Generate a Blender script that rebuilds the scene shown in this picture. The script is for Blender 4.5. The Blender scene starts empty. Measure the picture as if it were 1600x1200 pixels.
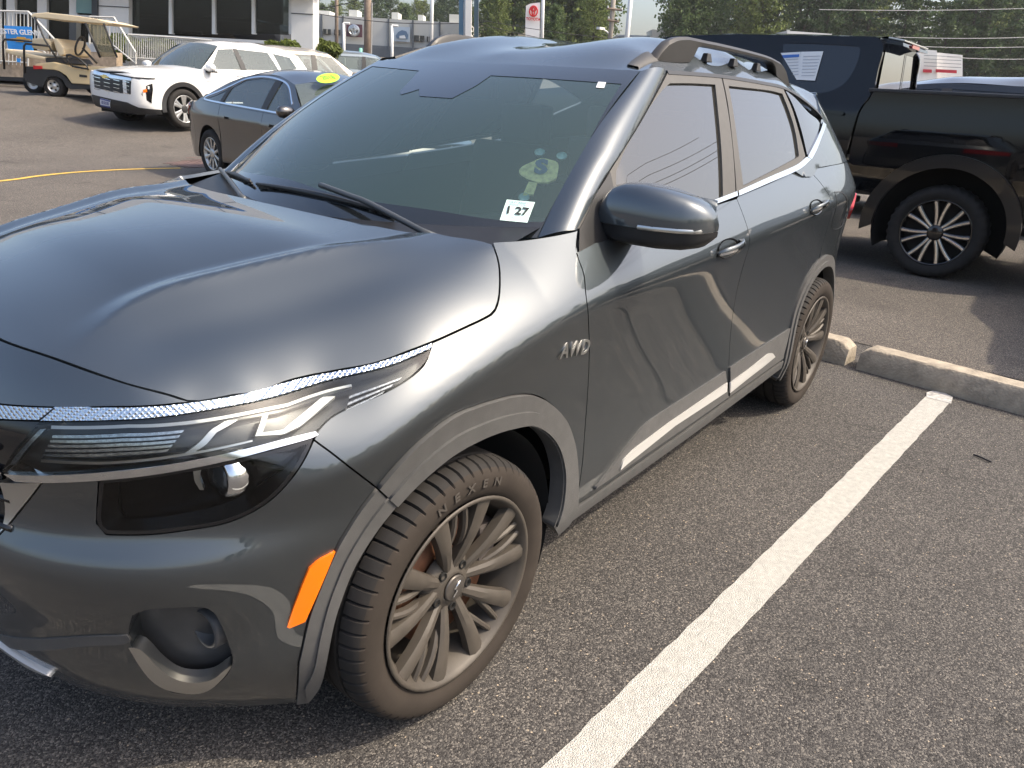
import bpy, bmesh, math, random
import numpy as np
from math import sin, cos, pi, radians, sqrt, atan2
from mathutils import Vector, Matrix
from mathutils.geometry import delaunay_2d_cdt
random.seed(7); RNG = np.random.default_rng(7)
scn = bpy.context.scene
COL = scn.collection

# ------------------------------------------------------------------ camera
CAM_P = np.array([-1.1104, -1.8174, 1.4563])
YAW, PITCH, ROLL, FPX = 0.6405, 0.3832, 0.0580, 1156.78
_f = np.array([cos(YAW)*cos(PITCH), sin(YAW)*cos(PITCH), -sin(PITCH)])
_r0 = np.array([sin(YAW), -cos(YAW), 0.0]); _u0 = np.cross(_r0, _f)
CF, CR, CU = _f, cos(ROLL)*_r0+sin(ROLL)*_u0, -sin(ROLL)*_r0+cos(ROLL)*_u0
cam_d = bpy.data.cameras.new('camera'); cam = bpy.data.objects.new('camera', cam_d); COL.objects.link(cam)
cam_d.sensor_fit = 'HORIZONTAL'; cam_d.sensor_width = 36.0; cam_d.lens = 36.0*FPX/1600
cam_d.clip_start = 0.02; cam_d.clip_end = 3000
cam.matrix_world = Matrix([[CR[i], CU[i], -CF[i], CAM_P[i]] for i in range(3)]+[[0, 0, 0, 1]])
scn.camera = cam

# ------------------------------------------------------------------ light
SUN_TO = np.array([0.42, -0.74, 1.0]); SUN_TO = SUN_TO/np.linalg.norm(SUN_TO)
w = bpy.data.worlds.new('World'); scn.world = w; w.use_nodes = True
nt = w.node_tree; nt.nodes.clear()
wo = nt.nodes.new('ShaderNodeOutputWorld'); bg = nt.nodes.new('ShaderNodeBackground'); sky = nt.nodes.new('ShaderNodeTexSky')
sky.sky_type = 'NISHITA'; sky.sun_disc = False
sky.sun_elevation = math.asin(SUN_TO[2]); sky.sun_rotation = atan2(SUN_TO[0], SUN_TO[1])
sky.air_density = 1.0; sky.dust_density = 5.2; sky.ozone_density = 1.0; sky.altitude = 20
bg.inputs['Strength'].default_value = 0.15
nt.links.new(sky.outputs[0], bg.inputs[0]); nt.links.new(bg.outputs[0], wo.inputs[0])
sd = bpy.data.lights.new('sun', 'SUN'); sd.energy = 2.2; sd.angle = radians(0.9); sd.color = (1.0, 0.88, 0.70)
so = bpy.data.objects.new('sun', sd); COL.objects.link(so)
so.rotation_euler = Vector(SUN_TO).to_track_quat('Z', 'Y').to_euler(); so.location = (20, -30, 40)
scn.view_settings.view_transform = 'Standard'; scn.view_settings.look = 'None'
scn.view_settings.exposure = 1.02; scn.view_settings.gamma = 1.0; scn.view_settings.use_curve_mapping = False
scn.cycles.use_denoising = True; scn.cycles.max_bounces = 8; scn.cycles.transparent_max_bounces = 16
scn.cycles.caustics_reflective = False; scn.cycles.caustics_refractive = False
scn.cycles.sample_clamp_indirect = 6.0

# ------------------------------------------------------------------ image <-> world
def ray(px, py): return CF+(px-800)/FPX*CR+(600-py)/FPX*CU
def at(px, py, axis, val):
    d = ray(px, py); i = 'xyz'.index(axis); return CAM_P+d*(val-CAM_P[i])/d[i]
def to_px(P):
    d = np.atleast_2d(P)-CAM_P; z = d@CF; zz = np.where(np.abs(z) < 1e-6, 1e-6, z)
    return np.stack([800+FPX*(d@CR)/zz, 600-FPX*(d@CU)/zz], 1), z

# ------------------------------------------------------------------ materials
MATS = {}
def mat(name, col=(.5, .5, .5), rough=.5, metal=0.0, coat=0.0, spec=.5, noise=None, bump=None, coat_rough=.03, emit=None, alpha=None):
    """noise=(scale, amount): value variation; bump=(scale, strength)"""
    if name in MATS: return MATS[name]
    m = bpy.data.materials.new(name); m.use_nodes = True
    n = m.node_tree.nodes; l = m.node_tree.links; b = n['Principled BSDF']
    b.inputs['Base Color'].default_value = (*col, 1); b.inputs['Roughness'].default_value = rough
    b.inputs['Metallic'].default_value = metal; b.inputs['Coat Weight'].default_value = coat
    b.inputs['Coat Roughness'].default_value = coat_rough; b.inputs['Specular IOR Level'].default_value = spec
    if emit: b.inputs['Emission Color'].default_value = (*emit[0], 1); b.inputs['Emission Strength'].default_value = emit[1]
    if noise or bump:
        tc = n.new('ShaderNodeTexCoord')
    if noise:
        t = n.new('ShaderNodeTexNoise'); t.inputs['Scale'].default_value = noise[0]; t.inputs['Detail'].default_value = 5
        l.new(tc.outputs['Object'], t.inputs['Vector'])
        mr = n.new('ShaderNodeMapRange'); mr.inputs[1].default_value = .25; mr.inputs[2].default_value = .75
        mr.inputs[3].default_value = 1-noise[1]; mr.inputs[4].default_value = 1+noise[1]
        l.new(t.outputs['Fac'], mr.inputs[0])
        mx = n.new('ShaderNodeVectorMath'); mx.operation = 'SCALE'; mx.inputs[0].default_value = col
        l.new(mr.outputs[0], mx.inputs['Scale']); l.new(mx.outputs[0], b.inputs['Base Color'])
    if bump:
        t2 = n.new('ShaderNodeTexNoise'); t2.inputs['Scale'].default_value = bump[0]; t2.inputs['Detail'].default_value = 3
        l.new(tc.outputs['Object'], t2.inputs['Vector'])
        bp = n.new('ShaderNodeBump'); bp.inputs['Strength'].default_value = bump[1]; bp.inputs['Distance'].default_value = .01
        l.new(t2.outputs['Fac'], bp.inputs['Height']); l.new(bp.outputs[0], b.inputs['Normal'])
    MATS[name] = m; return m

def glass_mat(name, tint, refl_scale=1.0, ior=1.5, rough=0.0, film=0.0, film_col=(.5, .55, .55)):
    """thin pane: tinted transparency under a Fresnel reflection, plus a diffuse film painted in for reflected sky and haze"""
    if name in MATS: return MATS[name]
    m = bpy.data.materials.new(name); m.use_nodes = True; n = m.node_tree.nodes; l = m.node_tree.links; n.clear()
    o = n.new('ShaderNodeOutputMaterial'); t = n.new('ShaderNodeBsdfTransparent'); g = n.new('ShaderNodeBsdfGlossy')
    t.inputs[0].default_value = (*tint, 1); g.inputs['Roughness'].default_value = rough
    fr = n.new('ShaderNodeFresnel'); fr.inputs[0].default_value = ior
    mu = n.new('ShaderNodeMath'); mu.operation = 'MULTIPLY'; mu.inputs[1].default_value = refl_scale; mu.use_clamp = True
    l.new(fr.outputs[0], mu.inputs[0])
    mx = n.new('ShaderNodeMixShader'); l.new(mu.outputs[0], mx.inputs[0])
    if film:
        d = n.new('ShaderNodeBsdfDiffuse'); d.inputs[0].default_value = (*film_col, 1)
        mf = n.new('ShaderNodeMixShader'); mf.inputs[0].default_value = film
        l.new(t.outputs[0], mf.inputs[1]); l.new(d.outputs[0], mf.inputs[2]); l.new(mf.outputs[0], mx.inputs[1])
    else: l.new(t.outputs[0], mx.inputs[1])
    l.new(g.outputs[0], mx.inputs[2]); l.new(mx.outputs[0], o.inputs[0])
    MATS[name] = m; return m

# ------------------------------------------------------------------ object helpers
def tag(o, label=None, cat=None, group=None, kind=None):
    if label: o['label'] = label
    if cat: o['category'] = cat
    if group: o['group'] = group
    if kind: o['kind'] = kind
    return o
def empty(name, loc=(0, 0, 0), rz=0.0, parent=None):
    o = bpy.data.objects.new(name, None); COL.objects.link(o); o.location = loc; o.rotation_euler = (0, 0, rz)
    o.empty_display_size = .2
    if parent: o.parent = parent
    return o
def link(name, me, parent=None, m=None):
    o = bpy.data.objects.new(name, me); COL.objects.link(o)
    if m is not None and not me.materials: me.materials.append(m)
    if parent:
        o.parent = parent
        if parent.type == 'EMPTY' and parent.get('world_parts'): o.matrix_parent_inverse = Matrix.Translation(parent.location).inverted()
    return o
def mesh(name, V, F, m=None, parent=None, smooth=False, recalc=False):
    me = bpy.data.meshes.new(name); me.from_pydata([tuple(map(float, v)) for v in V], [], [tuple(f) for f in F]); me.update()
    if recalc:
        bm = bmesh.new(); bm.from_mesh(me); bmesh.ops.recalc_face_normals(bm, faces=bm.faces[:]); bm.to_mesh(me); bm.free()
    if smooth: me.polygons.foreach_set('use_smooth', [True]*len(me.polygons))
    return link(name, me, parent, m)
class MB:
    """collects simple solids into ONE mesh"""
    def __init__(s): s.V = []; s.F = []
    def add(s, V, F):
        k = len(s.V); s.V += [tuple(map(float, v)) for v in V]; s.F += [tuple(i+k for i in f) for f in F]; return s
    def box(s, c, d, R=None, taper=None):
        x, y, z = d[0]/2, d[1]/2, d[2]/2; t = taper or (1, 1)
        V = np.array([(-x, -y, -z), (x, -y, -z), (x, y, -z), (-x, y, -z), (-x*t[0], -y*t[1], z), (x*t[0], -y*t[1], z), (x*t[0], y*t[1], z), (-x*t[0], y*t[1], z)])
        if R is not None: V = V@np.asarray(R).T
        return s.add(V+np.array(c), [(3, 2, 1, 0), (4, 5, 6, 7), (0, 1, 5, 4), (1, 2, 6, 5), (2, 3, 7, 6), (3, 0, 4, 7)])
    def prism(s, pts, d):
        """planar polygon pts (3D, in order) swept by vector d"""
        P = np.array(pts, float); n = len(P); d = np.array(d, float)
        return s.add(np.vstack([P, P+d]), [tuple(range(n))[::-1], tuple(range(n, 2*n))]+[(i, (i+1) % n, n+(i+1) % n, n+i) for i in range(n)])
    def tube(s, pts, r, n=8, closed=False, caps=True):
        P = np.array(pts, float); N = len(P); rr = np.broadcast_to(np.array(r, float), (N,))
        V = []; prev = None
        for i in range(N):
            a = P[(i+1) % N] if closed or i < N-1 else P[i]; b = P[i-1] if closed or i > 0 else P[i]
            t = a-b; t = t/(np.linalg.norm(t)+1e-12)
            if prev is None:
                h = np.array([0, 0, 1.]) if abs(t[2]) < .9 else np.array([1., 0, 0])
                u = np.cross(t, h)
            else: u = prev-t*(prev@t)
            u = u/(np.linalg.norm(u)+1e-12); prev = u; v = np.cross(t, u)
            for k in range(n):
                q = 2*pi*k/n; V.append(P[i]+rr[i]*(cos(q)*u+sin(q)*v))
        F = []
        for i in range(N if closed else N-1):
            j = (i+1) % N
            for k in range(n): F.append((i*n+k, i*n+(k+1) % n, j*n+(k+1) % n, j*n+k))
        if caps and not closed: F += [tuple(range(n))[::-1], tuple(range((N-1)*n, N*n))]
        return s.add(V, F)
    def grid(s, G, cu=False, cv=False):
        """G: (n,m,3) point grid"""
        G = np.asarray(G); n, m = G.shape[:2]; F = []
        for i in range(n if cu else n-1):
            for j in range(m if cv else m-1):
                F.append((i*m+j, ((i+1) % n)*m+j, ((i+1) % n)*m+(j+1) % m, i*m+(j+1) % m))
        return s.add(G.reshape(-1, 3), F)
    def build(s, name, m=None, parent=None, smooth=False, recalc=True, bevel=0):
        o = mesh(name, s.V, s.F, m, parent, smooth, recalc)
        if bevel:
            bm = bmesh.new(); bm.from_mesh(o.data)
            bmesh.ops.bevel(bm, geom=bm.edges[:], offset=bevel, segments=2, profile=.6, affect='EDGES', clamp_overlap=True)
            bm.to_mesh(o.data); bm.free()
        return o
def auto_smooth(o, ang=35):
    """smooth shading with sharp edges marked by angle"""
    me = o.data; bm = bmesh.new(); bm.from_mesh(me); a = radians(ang)
    for f in bm.faces: f.smooth = True
    for e in bm.edges:
        if len(e.link_faces) == 2 and e.calc_face_angle(0) > a: e.smooth = False
    bm.to_mesh(me); bm.free(); return o
def lathe(prof, n=48, axis='y'):
    """prof list of (radius, along) -> grid of points around axis y"""
    G = np.zeros((n, len(prof), 3))
    for i in range(n):
        q = 2*pi*i/n
        for j, (r, a) in enumerate(prof): G[i, j] = (r*cos(q), a, r*sin(q))
    return G
def text_mesh(txt, size=1.0, extrude=0.0, shear=0.0, align='CENTER', spacing=1.0, offset=0.0):
    cu = bpy.data.curves.new('txt', 'FONT'); cu.body = txt; cu.size = size; cu.extrude = extrude; cu.shear = shear
    cu.align_x = align; cu.align_y = 'CENTER'; cu.space_character = spacing; cu.offset = offset; cu.resolution_u = 3
    o = bpy.data.objects.new('txt', cu); COL.objects.link(o)
    dg = bpy.context.evaluated_depsgraph_get(); me = bpy.data.meshes.new_from_object(o.evaluated_get(dg))
    bpy.data.objects.remove(o); bpy.data.curves.remove(cu); return me
def text_obj(name, txt, size, m, parent, origin, xdir, ydir, **kw):
    """flat lettering laid with its baseline along xdir and its height along ydir"""
    me = text_mesh(txt, size, **kw); X = np.array(xdir, float); X /= np.linalg.norm(X); Y = np.array(ydir, float); Y -= X*(X@Y); Y /= np.linalg.norm(Y); Z = np.cross(X, Y)
    for v in me.vertices: v.co = Vector(np.array(origin)+X*v.co.x+Y*v.co.y+Z*v.co.z)
    me.materials.clear(); me.materials.append(m); return link(name, me, parent)

# ------------------------------------------------------------------ splines and surfaces
def cspline(xs, ys):
    """natural C2 cubic spline -> vectorised function (linear outside)"""
    x = np.array(xs, float); y = np.array(ys, float); n = len(x); h = np.diff(x)
    A = np.eye(n); b = np.zeros((n,)+y.shape[1:])
    for i in range(1, n-1):
        A[i, i-1:i+2] = h[i-1], 2*(h[i-1]+h[i]), h[i]; b[i] = 3*((y[i+1]-y[i])/h[i]-(y[i]-y[i-1])/h[i-1])*2
    M = np.linalg.solve(A, b)
    def f(q):
        q = np.asarray(q, float); i = np.clip(np.searchsorted(x, q)-1, 0, n-2); t = np.clip(q, x[0], x[-1])
        a = (x[i+1]-t)/h[i]; c = (t-x[i])/h[i]
        if y.ndim > 1: a = a[..., None]; c = c[..., None]; hh = h[i][..., None]
        else: hh = h[i]
        return a*y[i]+c*y[i+1]+((a**3-a)*M[i]+(c**3-c)*M[i+1])*hh**2/6
    return f
def sstep(a, b, x): t = np.clip((np.asarray(x, float)-a)/(b-a), 0, 1); return t*t*(3-2*t)
def lerp_tab(xs, ys): return lambda q: np.interp(q, xs, ys)
def softplus(d, r): return r*np.logaddexp(0, d/r)
def crom(P, per=8):
    """Catmull-Rom through the points"""
    P = np.array(P, float)
    if len(P) < 3:
        t = np.linspace(0, 1, per+1)[:, None]; return P[0]*(1-t)+P[-1]*t
    Q = np.vstack([2*P[0]-P[1], P, 2*P[-1]-P[-2]]); out = []
    for i in range(1, len(Q)-2):
        t = np.linspace(0, 1, per, endpoint=False)[:, None]; a, b, c, d = Q[i-1], Q[i], Q[i+1], Q[i+2]
        out.append(.5*(2*b+(c-a)*t+(2*a-5*b+4*c-d)*t*t+(3*b-a-3*c+d)*t**3))
    return np.vstack(out+[P[-1:]])
def resample(P, ds, closed=False):
    P = np.array(P, float)
    if closed: P = np.vstack([P, P[:1]])
    L = np.r_[0, np.cumsum(np.linalg.norm(np.diff(P, axis=0), axis=1))]; n = max(2, int(round(L[-1]/ds))+1)
    q = np.linspace(0, L[-1], n); R = np.stack([np.interp(q, L, P[:, k]) for k in range(P.shape[1])], 1)
    return R[:-1] if closed else R
def inpoly(pts, poly):
    x, y = pts[:, 0], pts[:, 1]; c = np.zeros(len(pts), bool); n = len(poly)
    for i in range(n):
        x0, y0 = poly[i]; x1, y1 = poly[i-1]
        if y0 == y1: continue
        c ^= ((y0 > y) != (y1 > y)) & (x < (x1-x0)*(y-y0)/(y1-y0)+x0)
    return c
def polyarea(P): x, y = P[:, 0], P[:, 1]; return .5*np.sum(x*np.roll(y, -1)-np.roll(x, -1)*y)
def inset(P, g):
    if g == 0: return P
    s = 1 if polyarea(P) > 0 else -1
    a = P-np.roll(P, 1, 0); b = np.roll(P, -1, 0)-P
    na = np.stack([-a[:, 1], a[:, 0]], 1)/(np.linalg.norm(a, axis=1)[:, None]+1e-12); nb = np.stack([-b[:, 1], b[:, 0]], 1)/(np.linalg.norm(b, axis=1)[:, None]+1e-12)
    m = na+nb; m /= (np.linalg.norm(m, axis=1)[:, None]+1e-9); k = np.clip((m*na).sum(1), .5, 1)
    return P+s*g*m/k[:, None]

class Surf:
    """parametric surface fn(a,b)->local points; M places it in the world; pix() finds where a photo pixel meets it"""
    def __init__(s, fn, a0, a1, b0, b1, out, M=None, n=220, m=90):
        s.fn = fn; s.rng = (a0, a1, b0, b1); s.M = np.eye(4) if M is None else np.array(M); s.out = out
        A, B = np.meshgrid(np.linspace(a0, a1, n), np.linspace(b0, b1, m), indexing='ij'); s.A = A.ravel(); s.B = B.ravel(); s.cache = None
    def P(s, a, b): return s.fn(np.asarray(a, float).ravel(), np.asarray(b, float).ravel())
    def W(s, a, b): p = s.P(a, b); return p@s.M[:3, :3].T+s.M[:3, 3]
    def N(s, a, b, e=4e-3):
        a = np.asarray(a, float).ravel(); b = np.asarray(b, float).ravel()
        n = np.cross(s.P(a+e, b)-s.P(a-e, b), s.P(a, b+e)-s.P(a, b-e)); n /= (np.linalg.norm(n, axis=1)[:, None]+1e-15)
        return n*s.out
    def pix(s, px, py):
        if s.cache is None:
            w_ = s.W(s.A, s.B); q, z = to_px(w_); nn = s.N(s.A, s.B)@s.M[:3, :3].T
            face = ((w_-CAM_P)*nn).sum(1)/np.linalg.norm(w_-CAM_P, axis=1); s.cache = (q, z, face)
        q, z, face = s.cache
        d = np.hypot(q[:, 0]-px, q[:, 1]-py); d = np.where(z > 0.05, d, 1e9); d = np.where(face < .12, d, d+30)
        k = d < d.min()+10; zi = np.where(k, z+.02*d, 1e9); i = int(np.argmin(zi)); a, b = s.A[i], s.B[i]
        for _ in range(10):
            e = 1e-4; p0, _z = to_px(s.W([a, a+e, a], [b, b, b+e]))
            J = np.array([(p0[1]-p0[0])/e, (p0[2]-p0[0])/e]).T; r = np.array([px, py])-p0[0]
            try: st = np.linalg.lstsq(J, r, rcond=1e-3)[0]
            except Exception: break
            mx = np.abs(st).max(); st = st*min(1, .08/(mx+1e-12))
            a = min(max(a+st[0], s.rng[0]), s.rng[1]); b = min(max(b+st[1], s.rng[2]), s.rng[3])
            if np.abs(r).max() < .02: break
        return a, b
    def line(s, pts, smooth=True, per=6):
        """points: (px,py) photo pixels or ('p',a,b) direct parameters"""
        Q = [s.pix(*p) if p[0] != 'p' else (p[1], p[2]) for p in pts]
        return crom(Q, per) if smooth and len(Q) > 2 else np.array(Q)
    def outline(s, *segs, smooth=True): return np.vstack([s.line(g, smooth) for g in segs])

def clean_loop(P, ds):
    """drop repeats, resample each stretch between corners"""
    keep = [P[0]]
    for p in P[1:]:
        if np.hypot(*(p-keep[-1])) > 1e-4: keep.append(p)
    if np.hypot(*(keep[0]-keep[-1])) < 1e-4: keep.pop()
    P = np.array(keep); n = len(P)
    a = P-np.roll(P, 1, 0); b = np.roll(P, -1, 0)-P
    ang = np.abs(np.arctan2(a[:, 0]*b[:, 1]-a[:, 1]*b[:, 0], (a*b).sum(1)))
    cor = [i for i in range(n) if ang[i] > .5] or [0]
    out = []
    for k, i in enumerate(cor):
        j = cor[(k+1) % len(cor)]; idx = [(i+t) % n for t in range(((j-i) % n or n)+1)]
        out.append(resample(P[idx], ds)[:-1])
    return np.vstack(out)
def panel(name, surf, loop, m, parent=None, holes=(), res=.02, gap=.0018, flange=.012, lift=0.0, mirror=False, edge=None, hole_flange=None, thick=False):
    """a piece of surf inside loop (param space), gapped from its neighbours, with its edge turned inwards"""
    edge = edge or res
    lo = inset(clean_loop(np.array(loop), edge), gap); hs = [clean_loop(np.array(h), edge) for h in holes]
    g = np.mgrid[lo[:, 0].min():lo[:, 0].max():res, lo[:, 1].min():lo[:, 1].max():res].reshape(2, -1).T
    g = g+(RNG.random(g.shape)-.5)*res*.02
    if len(g):
        k = inpoly(g, lo)
        for h in hs: k &= ~inpoly(g, h)
        allb = np.vstack([lo]+hs); g = g[k]
        if len(g):
            dm = np.min(np.hypot(g[:, None, 0]-allb[None, :, 0], g[:, None, 1]-allb[None, :, 1]), axis=1); g = g[dm > res*.55]
    V2 = np.vstack([lo]+hs+[g]); E = []; o_ = 0
    for L in [lo]+hs: E += [(o_+i, o_+(i+1) % len(L)) for i in range(len(L))]; o_ += len(L)
    r = delaunay_2d_cdt([Vector(v) for v in V2], E, [], 0, 1e-7)
    v2 = np.array([(v.x, v.y) for v in r[0]]); F = np.array([f for f in r[2]]); c = v2[F].mean(1)
    k = inpoly(c, lo)
    for h in hs: k &= ~inpoly(c, h)
    F = F[k]
    P = surf.P(v2[:, 0], v2[:, 1]); N = surf.N(v2[:, 0], v2[:, 1]); P = P+N*lift
    fn = np.cross(P[F[:, 1]]-P[F[:, 0]], P[F[:, 2]]-P[F[:, 0]]); fl = (fn*N[F[:, 0]]).sum(1) < 0; F[fl] = F[fl][:, ::-1]
    V = [P]; NN = [N]; faces = [tuple(f) for f in F]; base = len(P)
    for li, L in enumerate([lo]+hs):
        d = flange if li == 0 else (hole_flange if hole_flange is not None else flange)
        if not d: continue
        p = surf.P(L[:, 0], L[:, 1]); n_ = surf.N(L[:, 0], L[:, 1]); n = len(L); ccw = polyarea(L) > 0
        V += [p+n_*lift, p+n_*(lift-d)]; NN += [np.zeros((2*n, 3))]
        for i in range(n): faces.append((base+i, base+(i+1) % n, base+n+(i+1) % n, base+n+i))
        base += 2*n
    if thick:
        V.append(P-N*flange); NN.append(-N); faces += [(a+base, c_+base, b_+base) for a, b_, c_ in [tuple(f) for f in F]]
    V = np.vstack(V); NN = np.vstack(NN)
    outs = []
    for side in ([1, -1] if mirror else [1]):
        VV = V*np.array([1, side, 1]); nn = NN*np.array([1, side, 1]); ff = faces if side == 1 else [f[::-1] for f in faces]
        me = bpy.data.meshes.new(name); me.from_pydata(VV.tolist(), [], ff); me.polygons.foreach_set('use_smooth', [True]*len(ff)); me.update()
        me.normals_split_custom_set_from_vertices(nn.tolist())
        outs.append(link(name, me, parent, m))
    return outs if mirror else outs[0]
def ribbon(name, surf, pts_ab, wid, m, parent=None, lift=.002, mirror=False, ds=.02):
    """thin proud strip along a parametric line"""
    P2 = resample(np.array(pts_ab), ds); t = np.gradient(P2, axis=0); t /= np.linalg.norm(t, axis=1)[:, None]+1e-12; nn = np.stack([-t[:, 1], t[:, 0]], 1)
    loop = np.vstack([P2+nn*wid/2, (P2-nn*wid/2)[::-1]])
    return panel(name, surf, loop, m, parent, gap=0, flange=.006, lift=lift, mirror=mirror, res=max(wid, .01), edge=ds)
def rbf_height(pts):
    """thin-plate surface z(x,y) through 3D points"""
    p = np.array(pts, float); n = len(p)
    def U(r2): return np.where(r2 > 1e-14, r2*np.log(r2+1e-14), 0)
    D = ((p[:, None, :2]-p[None, :, :2])**2).sum(2); K = np.zeros((n+3, n+3)); K[:n, :n] = U(D)+np.eye(n)*2e-5
    K[:n, n:] = np.c_[np.ones(n), p[:, :2]]; K[n:, :n] = K[:n, n:].T
    wv = np.linalg.solve(K, np.r_[p[:, 2], 0, 0, 0])
    def f(x, y):
        x = np.asarray(x, float).ravel(); y = np.asarray(y, float).ravel()
        d = (x[:, None]-p[None, :, 0])**2+(y[:, None]-p[None, :, 1])**2
        return U(d)@wv[:n]+wv[n]+wv[n+1]*x+wv[n+2]*y
    return f
class BodySide:
    """lower body skin: plan curve (from the front centre round one side to the rear) pushed in or out along its normal by off(x,z)"""
    def __init__(s, plan, off):
        P = np.array(plan, float); Q = np.vstack([P[1]*[1, -1], P, P[-2]*[1, -1]])
        L = np.r_[0, np.cumsum(np.linalg.norm(np.diff(Q, axis=0), axis=1))]; L -= L[1]
        fx = cspline(L, Q); q = np.linspace(0, L[-2], 6000); pp = fx(q)
        s.s = np.r_[0, np.cumsum(np.linalg.norm(np.diff(pp, axis=0), axis=1))]; s.p = pp
        t = np.gradient(pp, axis=0); t /= np.linalg.norm(t, axis=1)[:, None]
        n = np.stack([-t[:, 1], t[:, 0]], 1)
        if n[3000, 1]*pp[3000, 1] < 0: n = -n
        s.n = n; s.off = off; s.len = s.s[-1]
    def fn(s, a, z):
        x = np.interp(a, s.s, s.p[:, 0]); y = np.interp(a, s.s, s.p[:, 1]); nx = np.interp(a, s.s, s.n[:, 0]); ny = np.interp(a, s.s, s.n[:, 1])
        o = s.off(x, z, a); return np.stack([x+nx*o, y+ny*o, z], 1)
    def s_at_x(s, x):
        """arc length where the flank's plan curve has this x"""
        i = np.argsort(s.p[:, 0]); return np.interp(x, s.p[i, 0], s.s[i])
# ------------------------------------------------------------------ ground
def asphalt_mat(name='asphalt', gain=1.0, tint=(1, 1, 1)):
    m = bpy.data.materials.new(name); m.use_nodes = True; n = m.node_tree.nodes; l = m.node_tree.links; b = n['Principled BSDF']
    tc = n.new('ShaderNodeTexCoord'); v = n.new('ShaderNodeTexVoronoi'); v.inputs['Scale'].default_value = 260; l.new(tc.outputs['Object'], v.inputs['Vector'])
    v2 = n.new('ShaderNodeTexVoronoi'); v2.inputs['Scale'].default_value = 95; l.new(tc.outputs['Object'], v2.inputs['Vector'])
    big = n.new('ShaderNodeTexNoise'); big.inputs['Scale'].default_value = .9; big.inputs['Detail'].default_value = 8; l.new(tc.outputs['Object'], big.inputs['Vector'])
    rp = n.new('ShaderNodeValToRGB'); e = rp.color_ramp.elements
    e[0].position = 0; e[0].color = (.020, .018, .017, 1); e[1].position = 1; e[1].color = (.19, .172, .150, 1)
    for p_, c_ in ((.40, (.043, .040, .038)), (.66, (.070, .065, .060)), (.86, (.108, .099, .088))):
        x = e.new(p_); x.color = (*c_, 1)
    sp = n.new('ShaderNodeSeparateColor'); l.new(v.outputs['Color'], sp.inputs[0]); l.new(sp.outputs[0], rp.inputs[0])
    sp2 = n.new('ShaderNodeSeparateColor'); l.new(v2.outputs['Color'], sp2.inputs[0])
    st = n.new('ShaderNodeMapRange'); st.inputs[1].default_value = .93; st.inputs[2].default_value = .97; l.new(sp2.outputs[1], st.inputs[0])
    ds = n.new('ShaderNodeMapRange'); ds.inputs[1].default_value = .30; ds.inputs[2].default_value = .22; l.new(v2.outputs['Distance'], ds.inputs[0])
    mm = n.new('ShaderNodeMath'); mm.operation = 'MULTIPLY'; l.new(st.outputs[0], mm.inputs[0]); l.new(ds.outputs[0], mm.inputs[1])
    mx = n.new('ShaderNodeMix'); mx.data_type = 'RGBA'; l.new(mm.outputs[0], mx.inputs[0]); l.new(rp.outputs[0], mx.inputs[6]); mx.inputs[7].default_value = (.33, .27, .20, 1)
    mr = n.new('ShaderNodeMapRange'); mr.inputs[1].default_value = .3; mr.inputs[2].default_value = .7; mr.inputs[3].default_value = .97; mr.inputs[4].default_value = 1.30; l.new(big.outputs['Fac'], mr.inputs[0])
    oil = n.new('ShaderNodeTexNoise'); oil.inputs['Scale'].default_value = 1.7; oil.inputs['Detail'].default_value = 4; l.new(tc.outputs['Object'], oil.inputs['Vector'])
    om = n.new('ShaderNodeMapRange'); om.inputs[1].default_value = .62; om.inputs[2].default_value = .72; om.inputs[3].default_value = 1; om.inputs[4].default_value = .70; l.new(oil.outputs['Fac'], om.inputs[0])
    ck = n.new('ShaderNodeTexVoronoi'); ck.feature = 'DISTANCE_TO_EDGE'; ck.inputs['Scale'].default_value = .22; wv_ = n.new('ShaderNodeTexNoise'); wv_.inputs['Scale'].default_value = 2.5; wv_.inputs['Detail'].default_value = 6; l.new(tc.outputs['Object'], wv_.inputs['Vector'])
    va = n.new('ShaderNodeVectorMath'); va.operation = 'MULTIPLY_ADD'; va.inputs[1].default_value = (.9, .9, 0); l.new(wv_.outputs['Color'], va.inputs[0]); l.new(tc.outputs['Object'], va.inputs[2]); l.new(va.outputs[0], ck.inputs['Vector'])
    cm = n.new('ShaderNodeMapRange'); cm.inputs[1].default_value = .0004; cm.inputs[2].default_value = .0013; cm.inputs[3].default_value = .72; cm.inputs[4].default_value = 1; l.new(ck.outputs['Distance'], cm.inputs[0])
    m3 = n.new('ShaderNodeMath'); m3.operation = 'MULTIPLY'; l.new(om.outputs[0], m3.inputs[0]); l.new(cm.outputs[0], m3.inputs[1]); m4 = n.new('ShaderNodeMath'); m4.operation = 'MULTIPLY'; l.new(m3.outputs[0], m4.inputs[0]); l.new(mr.outputs[0], m4.inputs[1])
    sc = n.new('ShaderNodeVectorMath'); sc.operation = 'SCALE'; l.new(mx.outputs[2], sc.inputs[0]); l.new(m4.outputs[0], sc.inputs['Scale'])
    gn = n.new('ShaderNodeVectorMath'); gn.operation = 'MULTIPLY'; gn.inputs[1].default_value = tuple(gain*t for t in tint); l.new(sc.outputs[0], gn.inputs[0]); l.new(gn.outputs[0], b.inputs['Base Color']); b.inputs['Roughness'].default_value = .82; b.inputs['Specular IOR Level'].default_value = .35
    bp = n.new('ShaderNodeBump'); bp.inputs['Strength'].default_value = .55; bp.inputs['Distance'].default_value = .004
    l.new(v.outputs['Distance'], bp.inputs['Height']); bp.invert = True; l.new(bp.outputs[0], b.inputs['Normal']); return m
ASPH = asphalt_mat()
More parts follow.
